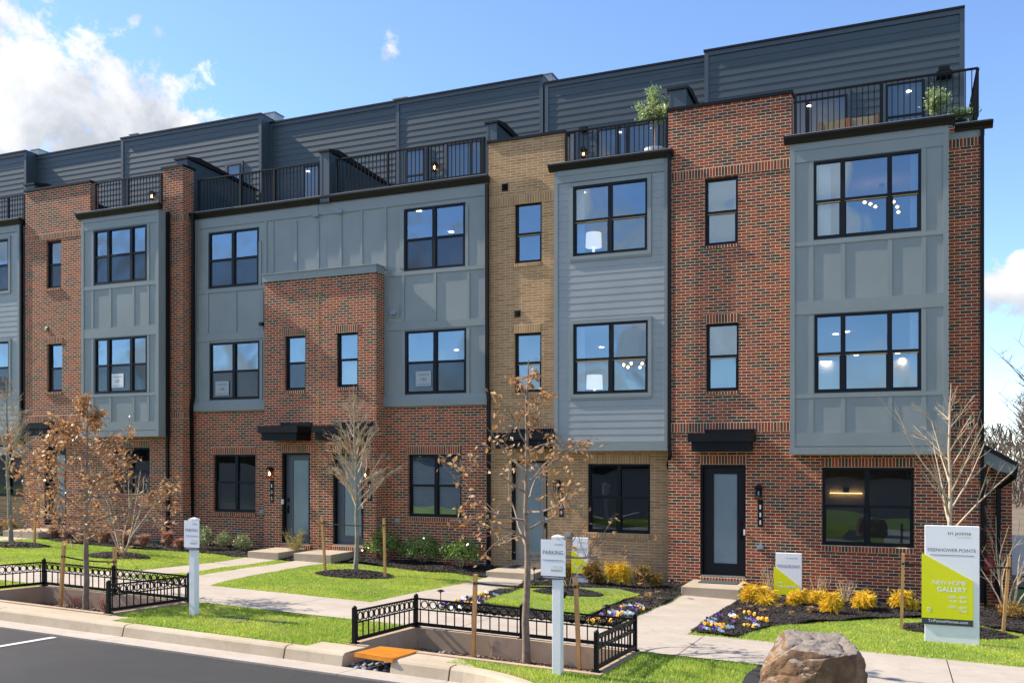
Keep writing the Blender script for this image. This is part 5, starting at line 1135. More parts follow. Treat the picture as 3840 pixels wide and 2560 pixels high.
r_, fx, fz, bo_, _, _ = promo('small white sign with lime panel in front of the tan brick wall', 2148, 2205, 2015, 2172, -.95, .09, L3, (-.08, .93), (.71, .40, .15, .06)); make('rule', MB().box(fx(.08), fx(.9), -.953, -.9505, fz(.70), fz(.706)), mINK, bo_)
# paper lot notices in the windows
def notice(x0, x1, y0, y1, Y, num, label):
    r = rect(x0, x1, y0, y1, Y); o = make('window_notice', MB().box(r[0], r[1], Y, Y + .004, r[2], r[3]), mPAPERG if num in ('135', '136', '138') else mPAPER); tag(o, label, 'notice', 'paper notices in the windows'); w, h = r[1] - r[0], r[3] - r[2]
    fx = lambda t: r[0] + w * t; fz = lambda t: r[2] + h * t
    letters('lettering', [text(0, 'HOMESITE', fx(.14), fx(.86), fz(.72), h * .1, Y - .002, mINK), text(0, num, fx(.32), fx(.68), fz(.36), h * .2, Y - .002, mINK), text(0, '107 WARBURTON ST' if num == '135' else 'WARBURTON ST', fx(.06), fx(.94), fz(.08), h * .07, Y - .002, mINK)], o, mINK)
notice(1559, 1617, 1391, 1447, YS - .046, '135', 'white homesite notice numbered 135 in a lower window of the right half of the pair')
notice(808, 858, 1429, 1482, YS - .046, '136', 'pale homesite notice numbered 136 in the lower left window of the mirrored pair')
notice(419, 463, 1401, 1452, -BD + .015, '137', 'white homesite notice numbered 137 in the bay window behind the brown-leaved oak')
notice(-15, 32, 1411, 1465, .02 + .03, '138', 'homesite notice in the window at the left edge of the photo')

# ================================================================== table lamps and terrace furniture
def table_lamp(x0, x1, yt, yb, ybase, Y, label):
    xm_ = (x0 + x1) / 2; X = PX(xm_, Y); R1 = (PX(x1, Y) - PX(x0, Y)) / 2; z1, z0, zb_ = PZ(xm_, yt, Y), PZ(xm_, yb, Y), PZ(xm_, ybase, Y)
    root = thing('table_lamp', label, 'table lamp', (X, Y, zb_), 'white table lamps in the bay windows')
    make('lamp_shade', MB().lathe([(R1, z0 - zb_), (R1 * .94, z1 - zb_)], n=20), mSHADE, root, smooth=False, uv=False)
    make('lamp_base', MB().lathe([(R1 * .35, -.12), (R1 * .38, 0), (R1 * .2, .03), (R1 * .12, z0 - zb_)], n=12), mSHADE, root, uv=False)
table_lamp(2197, 2255, 874, 928, 950, .8, 'white drum table lamp behind the upper bay window of the tan house')
table_lamp(2200, 2259, 1406, 1458, 1474, .8, 'white drum table lamp behind the lower bay window of the tan house')
mTEAK = simple('orange_teak', '#a8622e', .5, .15, 8); mWOV = simple('woven_rope', '#9c8a6b', .8, .25, 60, bump=.004, bscale=80); mLEAF = None
def chair(x, y, z, label):
    root = thing('terrace_chair', label, 'chair', (x, y, z), 'teak chairs on the roof terrace'); 
    make('seat', MB().box(-.28, .28, -.28, .26, .36, .42), mWOV, root)
    make('backrest', MB().box(-.25, .25, -.33, -.295, .44, .84), mWOV, root)
    for sx in (-1, 1):
        make('leg', MB().box(sx * .29 - .02, sx * .29 + .02, -.34, -.30, 0, .86), mTEAK, root); make('leg', MB().box(sx * .29 - .02, sx * .29 + .02, .24, .28, 0, .56), mTEAK, root)
        make('armrest', MB().box(sx * .30 - .035, sx * .30 + .035, -.299, .3, .561, .59), mTEAK, root)
zTF = 9.93
chair(PX(3127, .9), .9, zTF - .24, 'left teak chair with woven back on the right-hand roof terrace')
chair(PX(3238, .9), .9, zTF - .24, 'right teak chair with woven back, nearer the potted olive')

# ================================================================== foliage helpers
def leafmat(name, stops, scale=22, rough=.5, trans=.35, spec=.5):
    m = M(name); c = m.ramp(m.noise(scale, 2, .6), stops); m.l(c, m.b.inputs['Base Color']); m.set(Roughness=rough); m.b.inputs['Specular IOR Level'].default_value = spec
    if trans:
        t_ = m.n('ShaderNodeBsdfTranslucent'); m.l(c, t_.inputs[0]); x_ = m.n('ShaderNodeMixShader'); x_.inputs[0].default_value = trans; m.l(m.b.outputs[0], x_.inputs[1]); m.l(t_.outputs[0], x_.inputs[2]); m.l(x_.outputs[0], m.out.inputs[0])
    return m.m
mHOL = leafmat('glossy_holly_leaves', [(.3, (.05, .10, .015)), (.5, (.14, .25, .035)), (.72, (.45, .52, .12))], 25, .22, .12, .8)
mLIG = leafmat('pale_shrub_leaves', [(.3, (.07, .11, .03)), (.5, (.22, .28, .09)), (.72, (.60, .60, .34))], 30, .35, .2)
mOLV = leafmat('olive_leaves', [(.3, (.12, .19, .06)), (.5, (.32, .42, .16)), (.72, (.62, .66, .38))], 18, .4, .3)
mGOLD = leafmat('golden_thread_foliage', [(.3, (.60, .38, .015)), (.48, (.92, .66, .03)), (.7, (1, .85, .12))], 14, .6, .35)
mBRZ = leafmat('bronzed_foliage', [(.3, (.16, .10, .02)), (.5, (.36, .22, .04)), (.72, (.5, .3, .08))], 14, .6, .3)
mSTRAW = leafmat('straw_grass', [(.3, (.35, .22, .09)), (.6, (.6, .42, .2)), (.75, (.75, .6, .3))], 20, .7, .3)
mRUST = leafmat('rust_brown_grass', [(.3, (.22, .09, .05)), (.5, (.48, .23, .13)), (.72, (.70, .42, .28))], 16, .7, .3)
mOAK = leafmat('dead_oak_leaves', [(.25, (.16, .05, .015)), (.42, (.38, .17, .055)), (.58, (.58, .34, .15)), (.74, (.78, .56, .32))], 9, .5, .35)
mUPR = leafmat('upright_yellow_green_leaves', [(.3, (.12, .13, .02)), (.5, (.34, .32, .05)), (.72, (.60, .52, .12))], 25, .5, .3)
mTWIG = simple('pale_twigs', '#b9a488', .8, .25, 12); mTWIG2 = simple('brown_twigs', '#a2836a', .8, .25, 12)
mBARK = simple('grey_brown_bark', '#857565', .9, .3, 14, bump=.008, bscale=40); mBARKL = simple('lichened_bark', '#8f897a', .9, .3, 10, bump=.006, bscale=40)
mWOOD = simple('raw_pine_stake', '#c4955c', .7, .15, 5, bump=.002, bscale=30); mSTRAP = simple('dark_green_strap', '#26291b', .7, .1, 9)
def leafcloud(rnd, centres, n, size, asp=.45, spread=.05, droop=0, fold=True, up=None):
    V_ = []; F_ = []
    for i in range(n):
        c = centres[rnd.randrange(len(centres))]; p = Vector(c) + Vector((rnd.gauss(0, spread), rnd.gauss(0, spread), rnd.gauss(0, spread)))
        d = Vector((rnd.gauss(0, 1), rnd.gauss(0, 1), rnd.gauss(0, .7) - droop + (up or 0))).normalized(); s_ = d.cross(Vector((rnd.gauss(0, 1), rnd.gauss(0, 1), rnd.gauss(0, 1)))).normalized(); nn = d.cross(s_)
        l = size * rnd.uniform(.6, 1.3); w = l * asp; k = len(V_); cu = nn * l * rnd.uniform(-.25, .25)
        V_ += [tuple(p), tuple(p + d * l * .5 + s_ * w * .5 + cu * .5), tuple(p + d * l + cu), tuple(p + d * l * .5 - s_ * w * .5 + cu * .3)]; F_.append((k, k + 1, k + 2, k + 3))
    return np.array(V_), np.array(F_)
def stems(mb, rnd, n, h, spread, r=.006, kids=2, jit=.25, base=.04, lean=0, seg=4, n_=4):
    tips = []
    for i in range(n):
        a = rnd.uniform(0, 6.28); hh = h * rnd.uniform(.6, 1.05); sp = spread * rnd.uniform(.35, 1); p = Vector((rnd.uniform(-base, base), rnd.uniform(-base, base), -.03)); pts = [p.copy()]; tgt = Vector((math.cos(a) * sp, math.sin(a) * sp, hh))
        for s_ in range(1, seg + 1): t = s_ / seg; pts.append(p + Vector((tgt.x * t ** .8, tgt.y * t ** .8, tgt.z * t)) + Vector((rnd.gauss(0, 1), rnd.gauss(0, 1), 0)) * jit * .06 * h)
        mb.tube(pts, [r * (1 - .75 * j / seg) for j in range(seg + 1)], n_, False); tips.append(pts[-1])
        for k in range(kids):
            q = pts[rnd.randrange(1, seg)]; dd = Vector((math.cos(a + rnd.gauss(0, 1)) * .5, math.sin(a + rnd.gauss(0, 1)) * .5, 1)).normalized(); l = hh * rnd.uniform(.2, .45); e = q + dd * l; mb.tube([q, (q + e) / 2 + Vector((rnd.gauss(0, .01), rnd.gauss(0, .01), 0)), e], [r * .55, r * .4, r * .2], 3, False); tips.append(e)
    return tips
def shrub(px_, py_, wpx, hpx, kind, label, group, seed, cat='shrub', name='shrub', dz=0.03):
    x, y, z = G(px_, py_); z += dz; k = F / ((y + D0) * ct - x * st); w, h = wpx / k, hpx / k; rnd = random.Random(seed)
    root = thing(name, label, cat, (x, y, z), group); mb = MB()
    if kind in ('holly', 'light', 'bronze_small'):
        tips = stems(mb, rnd, 10, h * .85, w * .42, .007, 2); make('stem', mb, mTWIG2, root, uv=False)
        cs = []
        for i in range(170):
            a = rnd.uniform(0, 6.28); e = math.acos(rnd.uniform(-.55, 1)); r = rnd.uniform(.55, 1.0) * (1 + .18 * math.sin(3 * a + seed) + .1 * math.sin(5 * e + seed)); cs.append((math.cos(a) * math.sin(e) * w * .5 * r, math.sin(a) * math.sin(e) * w * .45 * r, h * .5 + math.cos(e) * h * .47 * r))
        V_, F_ = leafcloud(rnd, cs, 2000 if kind == 'holly' else 1500, .065 if kind == 'holly' else .042, .45, .04, up=.5)
        npmesh('foliage', V_, F_, {'holly': mHOL, 'light': mLIG, 'bronze_small': mBRZ}[kind], root)
    elif kind in ('gold', 'bronze'):
        cs = []; stems(mb, rnd, 8, h * .6, w * .3, .006, 1); make('stem', mb, mTWIG2, root, uv=False); fm = MB(); lobes = [(rnd.uniform(-.42, .42) * w, rnd.uniform(-.35, .35) * w, rnd.uniform(.35, 1) * h) for _ in range(5)]
        for i in range(760):
            lx, ly, lz = lobes[rnd.randrange(5)]; a = rnd.uniform(0, 6.28); q = rnd.random(); s0 = Vector((lx * .8, ly * .8, lz * rnd.uniform(.3, .92))); L_ = w * rnd.uniform(.10, .40); d = Vector((math.cos(a), math.sin(a), rnd.uniform(-.1, .9))); p1 = s0 + d * L_ * .6; p2 = s0 + d * L_ + Vector((0, 0, -L_ * rnd.uniform(.1, .5)))
            p1.z = max(p1.z, .01); p2.z = max(p2.z, .0); fm.tube([s0, p1, p2], [.004, .007, .003], 3, False)
            for _ in range(2): s_ = (p1 + p2) / 2; e = s_ + Vector((rnd.gauss(0, .03), rnd.gauss(0, .03), rnd.gauss(-.01, .03))); fm.tube([p1, s_, e], [.005, .006, .002], 3, False)
        make('foliage', fm, mGOLD if kind == 'gold' else mBRZ, root, uv=False)
    elif kind in ('straw', 'rust'):
        fm = MB()
        for i in range(150 if kind == 'straw' else 700):
            a = rnd.uniform(0, 6.28); L_ = rnd.uniform(.5, 1); e = Vector((math.cos(a) * w * .5 * L_, math.sin(a) * w * .5 * L_, h * rnd.uniform(.25, 1) * (1.1 - L_ * .45))); m_ = e * .5 + Vector((0, 0, h * .28)); b_ = Vector((rnd.gauss(0, .02), rnd.gauss(0, .02), 0)); s_ = Vector((-math.sin(a), math.cos(a), 0)) * (.004 if kind == 'straw' else .006)
            kk = len(fm.v); fm.v += [tuple(b_ - s_), tuple(b_ + s_), tuple(m_ + s_), tuple(m_ - s_), tuple(e)]; fm.f += [(kk, kk + 1, kk + 2, kk + 3), (kk + 3, kk + 2, kk + 4)]
        make('blades', fm, mSTRAW if kind == 'straw' else mRUST, root, uv=False)
    elif kind in ('twig', 'heads', 'red'):
        tips = stems(mb, rnd, 22, h * 1.08, w * .52, .008, 3, .3, .05); make('stem', mb, mTWIG if kind == 'twig' else mTWIG2, root, uv=False)
        if kind == 'heads':
            V_, F_ = leafcloud(rnd, [t for t in tips if t.z > h * .65][:6] or tips[:4], 160, .02, .7, .028); npmesh('dry_flower_head', V_, F_, mOAK, root)
        if kind == 'red':
            rb = MB()
            for t in tips[:14]:
                for _ in range(4): c = Vector(t) * .75 + Vector((rnd.gauss(0, .03), rnd.gauss(0, .03), rnd.gauss(0, .03))); rb.lathe([(.004, -.008), (.011, 0), (.004, .008)], c.x, c.y, c.z, 5)
            make('berries', rb, simple('red_berries', '#a3222c', .4, .1, 9) if 'red_berries' not in bpy.data.materials else bpy.data.materials['red_berries'], root, uv=False)
    elif kind == 'upright':
        tips = stems(mb, rnd, 30, h, w * .5, .005, 2, .15, w * .15); make('stem', mb, mTWIG2, root, uv=False); cs = []
        for t in tips:
            for q in range(7): cs.append(tuple(Vector(t) * (.35 + .65 * q / 6)))
        V_, F_ = leafcloud(rnd, cs, 2100, .032, .4, .014, up=1.2); npmesh('foliage', V_, F_, mUPR, root)
    return root
q = lambda c, x, y: (c[0] + x / c[2], c[1] + y / c[2])
def SH(c, x, y, w, h, kind, label, group, cat='shrub', name='shrub'):
    px_, py_ = q(c, x, y); shrub(px_, py_, w / c[2], h / c[2], kind, label, group, int(px_ * 7 + py_), cat, name)
gG = 'golden thread shrubs in the mulch beds'
for x, y, w, h, lab in ((510, 1045, 205, 120, 'large golden shrub next to the step of the black door'), (765, 1052, 135, 85, 'golden shrub at the foot of the small sign by the black door'), (955, 1040, 140, 85, 'golden shrub right behind the largest golden mound'), (1032, 1108, 185, 120, 'golden mound nearest the lawn, right of the small sign'), (1268, 1083, 170, 95, 'golden shrub under the headed twiggy shrub'), (1505, 1085, 175, 105, 'golden shrub behind the wooden stake by the tall sign')): SH(b3, x, y, w * 1.12, h * 1.35, 'gold', lab, gG, name='golden_shrub')
for x, y, w, h, k, lab in ((1890, 915, 165, 145, 'gold', 'tall golden shrub in front of the tan wall'), (2115, 925, 165, 125, 'bronze', 'orange-brown shrub between tan wall and path light'), (1725, 905, 125, 130, 'bronze', 'bronze shrub at the foot of the sign by the tan wall'), (2265, 880, 75, 80, 'bronze', 'small bronze shrub at the join of tan and red brick'), (1560, 880, 90, 110, 'bronze', 'bronze shrub behind the thin stems near the sign')): SH(b2, x, y, w * 1.05, h * 1.25, k, lab, gG, name='golden_shrub')
gS = 'straw tufts in the mulch'
for c, pts in ((b3, ((460, 1075, 70, 38), (548, 1098, 85, 42), (662, 1072, 85, 52), (748, 1120, 70, 48), (876, 1095, 85, 60), (385, 1085, 55, 28))), (b2, ((1190, 935, 75, 40), (1247, 893, 50, 28), (1302, 922, 35, 35), (1398, 890, 40, 25), (2098, 1000, 85, 62), (2040, 1010, 90, 32), (2174, 1018, 60, 35), (2160, 962, 50, 18)))):
    for i, (x, y, w, h) in enumerate(pts): SH(c, x, y, w, h, 'straw', 'small dry straw-coloured tuft in the mulch ' + ('right of the walk to the black door' if c is b3 else 'left of the walk to the black door'), gS + (' right' if c is b3 else ' left'), 'ornamental grass', 'grass_tuft')
for x, y, w, h, k, lab in ((600, 965, 140, 190, 'twig', 'bare twiggy shrub behind the small sign by the black door'), (925, 990, 165, 150, 'twig', 'bare twiggy shrub just right of the small sign'), (1110, 1025, 150, 155, 'twig', 'low bare shrub under the left pane of the wide ground window'), (1330, 1005, 160, 180, 'heads', 'bare shrub with dry flower heads against the red wall'), (1620, 1035, 70, 170, 'twig', 'bare twigs half hidden behind the tall sign')): SH(b3, x, y, w, h, k, lab, 'bare shrubs along the red wall', name='bare_shrub')
for c, x, y, w, h, lab in ((b2, 285, 728, 215, 150, 'glossy green holly behind the stake beside the grey doors'), (b2, 555, 750, 235, 140, 'middle glossy holly under the blinds window'), (b2, 820, 785, 225, 160, 'glossy holly nearest the tan house')): SH(c, x, y + 8, w * 1.25, h * 1.35, 'holly', lab, 'holly shrubs under the blinds window', name='holly_shrub')
for x, y, w, h, lab in ((200, 478, 135, 215, 'small upright holly next to the left parking sign'), (410, 488, 155, 185, 'middle of the three small pale shrubs'), (618, 505, 155, 165, 'small pale shrub nearest the step numbered 105')): SH(c2, x, y, w * 1.15, h * 1.15, 'light', lab, 'three small shrubs by the left downspout', name='holly_shrub')
SH(c2, 1205, 548, 340, 300, 'upright', 'bushy yellow-green shrub between the two concrete steps', 'shrubs between steps')
SH(c1, 105, 272, 130, 98, 'bronze_small', 'round bronze shrub at the tan wall on the far left', 'shrubs far left')
for i, (x, y, w, h) in enumerate(((600, 345, 210, 115), (770, 360, 190, 100), (735, 372, 120, 90), (925, 395, 200, 130), (1160, 410, 210, 125), (1370, 440, 190, 125), (1580, 465, 200, 135), (1850, 462, 170, 160), (1975, 490, 150, 115))): SH(c1, x, y, w * 1.2, h * 1.55, 'rust', ('leftmost', 'second', 'third', 'fourth', 'fifth', 'sixth', 'seventh', 'eighth', 'rightmost')[i] + ' rust-brown grass clump from the left in the bed behind the oak', 'rust-brown grass clumps', 'ornamental grass', 'grass_clump')
def wellshrub(c, x, y, w, h, kind, lab):
    px_, py_ = q(c, x, y); X, Yv, Z = G(px_, py_, FL); k = F / ((Yv + D0) * ct - X * st); root = shrub(px_, py_, w / c[2], h / c[2], kind, lab, 'bare shrubs in the tree wells', int(x + y)); root.location = (X, Yv, Z)
for c, x, y, w, h, k, lab in ((c3, 1640, 1300, 190, 320, 'twig', 'tall bare shrub between stake and trunk in the foreground well'), (c3, 1975, 1280, 150, 170, 'twig', 'bare shrub behind the trunk in the foreground well'), (c4, 365, 1345, 190, 270, 'twig', 'bare shrub right of the parking post in the foreground well'), (c4, 775, 1400, 130, 180, 'twig', 'thin bare shrub behind the right fence return'),
        (c1, 850, 1135, 190, 200, 'red', 'bare shrub left of the oak trunk in the left well'), (c1, 1185, 1160, 160, 190, 'red', 'red-berried shrub right of the oak trunk'), (c1, 1420, 1120, 150, 130, 'twig', 'low bare shrub behind the left fence return'), (c1, 1720, 1075, 120, 90, 'twig', 'small bare shrub at the right end of the left well')): wellshrub(c, x, y, w, h, k, lab)

# ================================================================== trees
class Tree:
    def __init__(s, seed): s.r = random.Random(seed); s.trunk = MB(); s.twigs = MB(); s.tips = []
    def limb(s, p, d, L, r, lvl, P_):
        rnd = s.r; n = max(3, min(9, int(L / P_['seg']))); pts = [p.copy()]; d = d.normalized(); c = p.copy()
        for i in range(n):
            d = (d + Vector((rnd.gauss(0, 1), rnd.gauss(0, 1), rnd.gauss(0, 1))) * P_['jit'] + Vector((0, 0, P_['up'] * (1 if lvl else .3)))).normalized(); c = c + d * (L / n); pts.append(c.copy())
        rr = [max(P_['rmin'], r * (1 - .72 * i / n)) for i in range(n + 1)]; s.twigs.tube(pts, rr, 5 if lvl == 0 else 3, False)
        if lvl >= 1: s.tips += [tuple(q_) for q_ in pts[1:]]
        else: s.tips += [tuple(q_) for q_ in pts[n // 2:]]
        if lvl < P_['lv']:
            for k in range(P_['kids'][lvl]):
                t = rnd.uniform(.25, .95); i = min(n - 1, int(t * n)); q_ = pts[i]; dd = (pts[i + 1] - pts[i]).normalized(); s_ = Vector((rnd.gauss(0, 1), rnd.gauss(0, 1), rnd.gauss(0, .6))); s_ = (s_ - dd * s_.dot(dd)).normalized(); nd = dd * math.cos(P_['ang']) + s_ * math.sin(P_['ang'])
                s.limb(q_, nd, L * rnd.uniform(.3, .6) * (1.1 - t * .5), rr[i] * .6, lvl + 1, P_)
def tree(name, label, x, y, z, H_, zc, Wd, r0, P_, seed, bark, leaf=None, nleaf=0, lsize=.08, group=None, lean=(0, 0), nl=16, prof='oak', sub=.3):
    T_ = Tree(seed); rnd = T_.r; root = thing(name, label, 'tree', (x, y, z), group); n = 14; pts = []; wob = [0, 0]
    for i in range(n + 1):
        t = i / n; wob[0] += rnd.gauss(0, .012) * H_ / 4; wob[1] += rnd.gauss(0, .012) * H_ / 4; pts.append(Vector((wob[0] + lean[0] * t, wob[1] + lean[1] * t, H_ * t - (.05 if i == 0 else 0))))
    rad = [r0 * (1.15 if i == 0 else 1) * (1 - i / n) ** .8 + .006 for i in range(n + 1)]; T_.trunk.tube(pts, rad, 9, False)
    for k in range(nl):
        t = zc / H_ + (1 - zc / H_) * ((k + .5) / nl) ** 1.05 * .9; i = min(n - 1, int(t * n)); p = pts[i].lerp(pts[i + 1], t * n - i); a = k * 2.4 + rnd.uniform(-.5, .5); u_ = (t - zc / H_) / (1 - zc / H_)
        if prof == 'oak': L_ = Wd * .5 * (max(0, 1 - u_) ** 1.25 + .13) * rnd.uniform(.75, 1.12); el = P_['el'] + u_ * .5 + rnd.gauss(0, .1)
        else: L_ = (H_ - p.z) * rnd.uniform(.55, .95) * (.62 if prof == 'up' else 1) + .1; el = P_['el'] + rnd.gauss(0, .1); L_ = min(L_, Wd * .5 / max(.2, math.cos(el)))
        T_.limb(p, Vector((math.cos(a) * math.cos(el), math.sin(a) * math.cos(el), math.sin(el))), L_, rad[i] * .5, 0, P_)
    make('trunk', T_.trunk, bark, root, smooth=True, uv=False); make('crown', T_.twigs, P_.get('tm', bark), root, uv=False)
    if leaf: V_, F_ = leafcloud(rnd, T_.tips, nleaf, lsize, .5, .035, droop=.5); npmesh('leaves', V_, F_, leaf, root)
    return root
oakP = dict(seg=.12, jit=.16, up=.05, rmin=.003, lv=2, kids=(8, 4), ang=.75, el=.25, tm=mBARK)
x, y, z = G(338, 2297, FL); tree('oak_tree', 'young oak with dense brown dead leaves in the left tree well', x, y - .1, z, 3.7, 1.22, 3.7, .046, dict(oakP, kids=(8, 4), el=.15), 21, mBARK, mOAK, 3200, .08, 'young street trees', nl=24)
x, y, z = G(1985, 2490, FL); tree('oak_tree', 'foreground young oak with few dry leaves in the tree well', x, y - .05, z, 4.2, 1.45, 3.3, .052, dict(oakP, kids=(5, 3), el=.22), 5, mBARK, mOAK, 800, .09, 'young street trees', nl=19)
upP = dict(seg=.14, jit=.09, up=.06, rmin=.0029, lv=2, kids=(9, 5), ang=.5, el=.85, tm=mTWIG)
x, y, z = G(1334, 2152); tree('bare_tree', 'slim bare young tree in the mulch ring in front of the grey doors', x, y, z + .1, 4.35, 1.35, 1.6, .05, upP, 9, mBARKL, group='young street trees', nl=34, prof='up')
x, y, z = G(44, 2043); tree('bare_tree', 'bare young tree in the mulch ring at the left edge', x, y, z + .1, 4.7, 1.9, 2.0, .055, upP, 33, mBARKL, group='young street trees', nl=24, prof='up')
x, y, z = G(3568, 2352); tree('bare_tree', 'bare tree with pale upswept branches behind the tall sign', x, y + .12, z + .1, 4.35, 1.55, 2.6, .05, dict(upP, kids=(5, 2), el=.85, jit=.05), 14, mTWIG, group='young street trees', nl=17, prof='wide')
def multistem(px_, py_, H_, W_, n, label, seed, mat, kids=4, rr=.016, leaf=0, dz=.08):
    x, y, z = G(px_, py_); rnd = random.Random(seed); root = thing('multi_stem_tree', label, 'small tree', (x, y, z + dz), 'bare multi-stem trees'); T_ = Tree(seed); P_ = dict(seg=.12, jit=.09, up=.03, rmin=.0025, lv=2, kids=(kids, 3), ang=.6)
    for k in range(n):
        a = k * 6.283 / n + rnd.uniform(-.3, .3); el = rnd.uniform(1.0, 1.35); L_ = H_ * rnd.uniform(.75, 1.05); T_.limb(Vector((math.cos(a) * .05, math.sin(a) * .05, -.05)), Vector((math.cos(a) * math.cos(el), math.sin(a) * math.cos(el), math.sin(el))), L_, rr, 0, P_)
    make('branches', T_.twigs, mat, root, uv=False)
    if leaf: V_, F_ = leafcloud(rnd, T_.tips, leaf, .05, .5, .03); npmesh('leaves', V_, F_, mOAK, root)
multistem(459, 2084, 2.7, 2.2, 8, 'bare multi-stem tree in the mulch ring behind the brown-leaved oak', 3, mTWIG, 4, .02, 40)
multistem(2129, 2231, 1.75, 1.1, 7, 'thin multi-stem sapling between the parking post and the small sign', 8, mTWIG2, 2, .010)
multistem(3783, 2310, 2.1, 1.3, 8, 'pale bare shrub-like tree at the right edge behind the stake', 12, mTWIG, 4, .018, 0)
SH(b3, 2260, 1130, 200, 90, 'bronze_small', 'low yellowish shrub at the foot of the right corner', 'shrubs far right')
# stakes and straps
def stake(top, base, well, label, r=.036):
    X, Yv, Z = G(base[0], base[1], FL if well else 0); p = P(top[0], top[1], Yv); tp = Vector(p) ; b_ = Vector((X, Yv, Z - .2)); d = (tp - Vector((X, Yv, Z))).normalized(); b_ = Vector((X, Yv, Z)) - d * .2
    tag(make('wooden_stake', MB().tube([b_, tp], r, 4, True, math.pi / 4), mWOOD, uv=False), label, 'stake', 'wooden tree stakes'); return tp, d
sk = {}
for k, t_, b_, w_, lab in (('a', (240.5, 2029), (226, 2284), 1, 'wooden stake left of the oak in the left well'), ('b', (429, 2050), (437, 2281), 1, 'wooden stake right of the oak in the left well'), ('c', (137, 1857), (128, 2051), 0, 'tall wooden stake beside the mulch ring on the far left'),
        ('d', (1207, 1933), (1220, 2148), 0, 'wooden stake left of the bare tree by the grey doors'), ('e', (1440, 1941), (1444, 2169), 0, 'wooden stake right of the bare tree by the grey doors'), ('f', (1783, 2153), (1775, 2471), 1, 'wooden stake left of the trunk in the foreground well'),
        ('g', (2158, 2165), (2173, 2518), 1, 'leaning wooden stake right of the trunk in the foreground well'), ('h', (3387, 2073), (3380, 2362), 0, 'wooden stake left of the tall sign'), ('i', (3785, 2088), (3761, 2383), 0, 'wooden stake right of the tall sign')): sk[k] = stake(t_, b_, w_, lab)
def strap(a, b_, zoff, mid, label):
    p0 = sk[a][0] - sk[a][1] * zoff; p1 = sk[b_][0] - sk[b_][1] * zoff if b_ else Vector(mid); pts = []
    for i in range(9): t = i / 8; pts.append(p0.lerp(p1, t) + Vector((0, 0, -.03 * math.sin(math.pi * t)))) 
    mb = MB(); 
    for i in range(8):
        a0, a1 = pts[i], pts[i + 1]; k = len(mb.v)
        for p in (a0, a1):
            for s1, s2 in ((-.004, -.012), (.004, -.012), (.004, .012), (-.004, .012)): mb.v.append((p.x, p.y + s1, p.z + s2))
        mb.f += [(k + j, k + (j + 1) % 4, k + 4 + (j + 1) % 4, k + 4 + j) for j in range(4)]
    for s_ in ([a] + ([b_] if b_ else [])): tp, d = sk[s_]; c = tp - d * zoff; mb.tube([c - d * .02, c + d * .02], .034, 6)
    tag(make('tree_strap', mb, mSTRAP, uv=False), label, 'tree strap', 'dark straps between stake and tree')
strap('a', 'b', .26, None, 'dark strap round the brown-leaved oak between its stakes'); strap('d', 'e', .17, None, 'dark strap round the slim bare tree between its stakes'); strap('f', 'g', .12, None, 'dark strap across the foreground oak between its stakes'); strap('h', 'i', .18, None, 'dark strap running behind the tall sign between its stakes')

# ================================================================== small garden things
def path_light(c, x, y, ytop, label):
    px_, py_ = q(c, x, y); X, Yv, Z = G(px_, py_, .03); h = PZ(px_, c[1] + ytop / c[2], Yv) - Z; root = thing('path_light', label, 'path light', (X, Yv, Z), 'black path lights')
    make('stem', MB().tube([(0, 0, -.05), (.004, 0, h * .8)], .009, 6), mBLK, root, uv=False); make('lamp_head', MB().lathe([(.018, h * .78), (.024, h * .86), (.075, h * .87), (.05, h * .95), (.018, h), (.004, h * 1.01)], n=8), mBLK, root, uv=False)
path_light(c3, 1035, 690, 535, 'path light behind the corner of the foreground fence'); path_light(c3, 2065, 455, 290, 'path light at the step of the taupe door'); path_light(c4, 1516, 615, 420, 'path light on the left of the walk to the black door'); path_light(c4, 803, 905, 700, 'path light behind the fence among pansies'); path_light(b3, 427, 965, 888, 'path light touching the step of the black door')
X, Yv, Z = G(*q(c4, 325, 655), .06); tag(make('spotlight', MB().tube([(X, Yv, Z - .03), (X + .01, Yv, Z + .04), (X + .05, Yv + .02, Z + .16)], [.008, .03, .036], 10), mBLK, uv=False), 'black spotlight aimed up at the thin sapling', 'spotlight')
for c, x, y, w, lab in ((c3, 1520, 305, .42, 'green valve box lid left of the step of the taupe door'), (c4, 1450, 480, .3, 'green valve box lid by the brown shrubs'), (c1, 1720, 412, .4, 'green valve box lid among the rust-brown grass')):
    X, Yv, Z = G(*q(c, x, y)); tag(make('valve_box', MB().box(X - w / 2, X + w / 2, Yv - .12, Yv + .12, Z - .1, Z + .09).box(X - w / 2 + .02, X + w / 2 - .02, Yv - .1, Yv + .1, Z + .091, Z + .105), mGRNP), lab, 'valve box', 'green valve boxes')
mLID = simple('mossy_manhole_lid', '#5d6a3c', .8, .3, 6)
for x, y, lab in ((460, 1248, 'round utility lid in the shaded grass, nearer the left parking sign'), (870, 1280, 'round utility lid in the shaded grass, farther from the left parking sign')):
    X, Yv, Z = G(*q(c2, x, y)); tag(make('manhole_lid', MB().lathe([(.30, -.05), (.30, .016), (.285, .02), (.25, .02), (.245, .015), (.02, .015)], X, Yv, Z, 28), mLID, uv=False), lab, 'utility lid', 'utility lids in the verge')
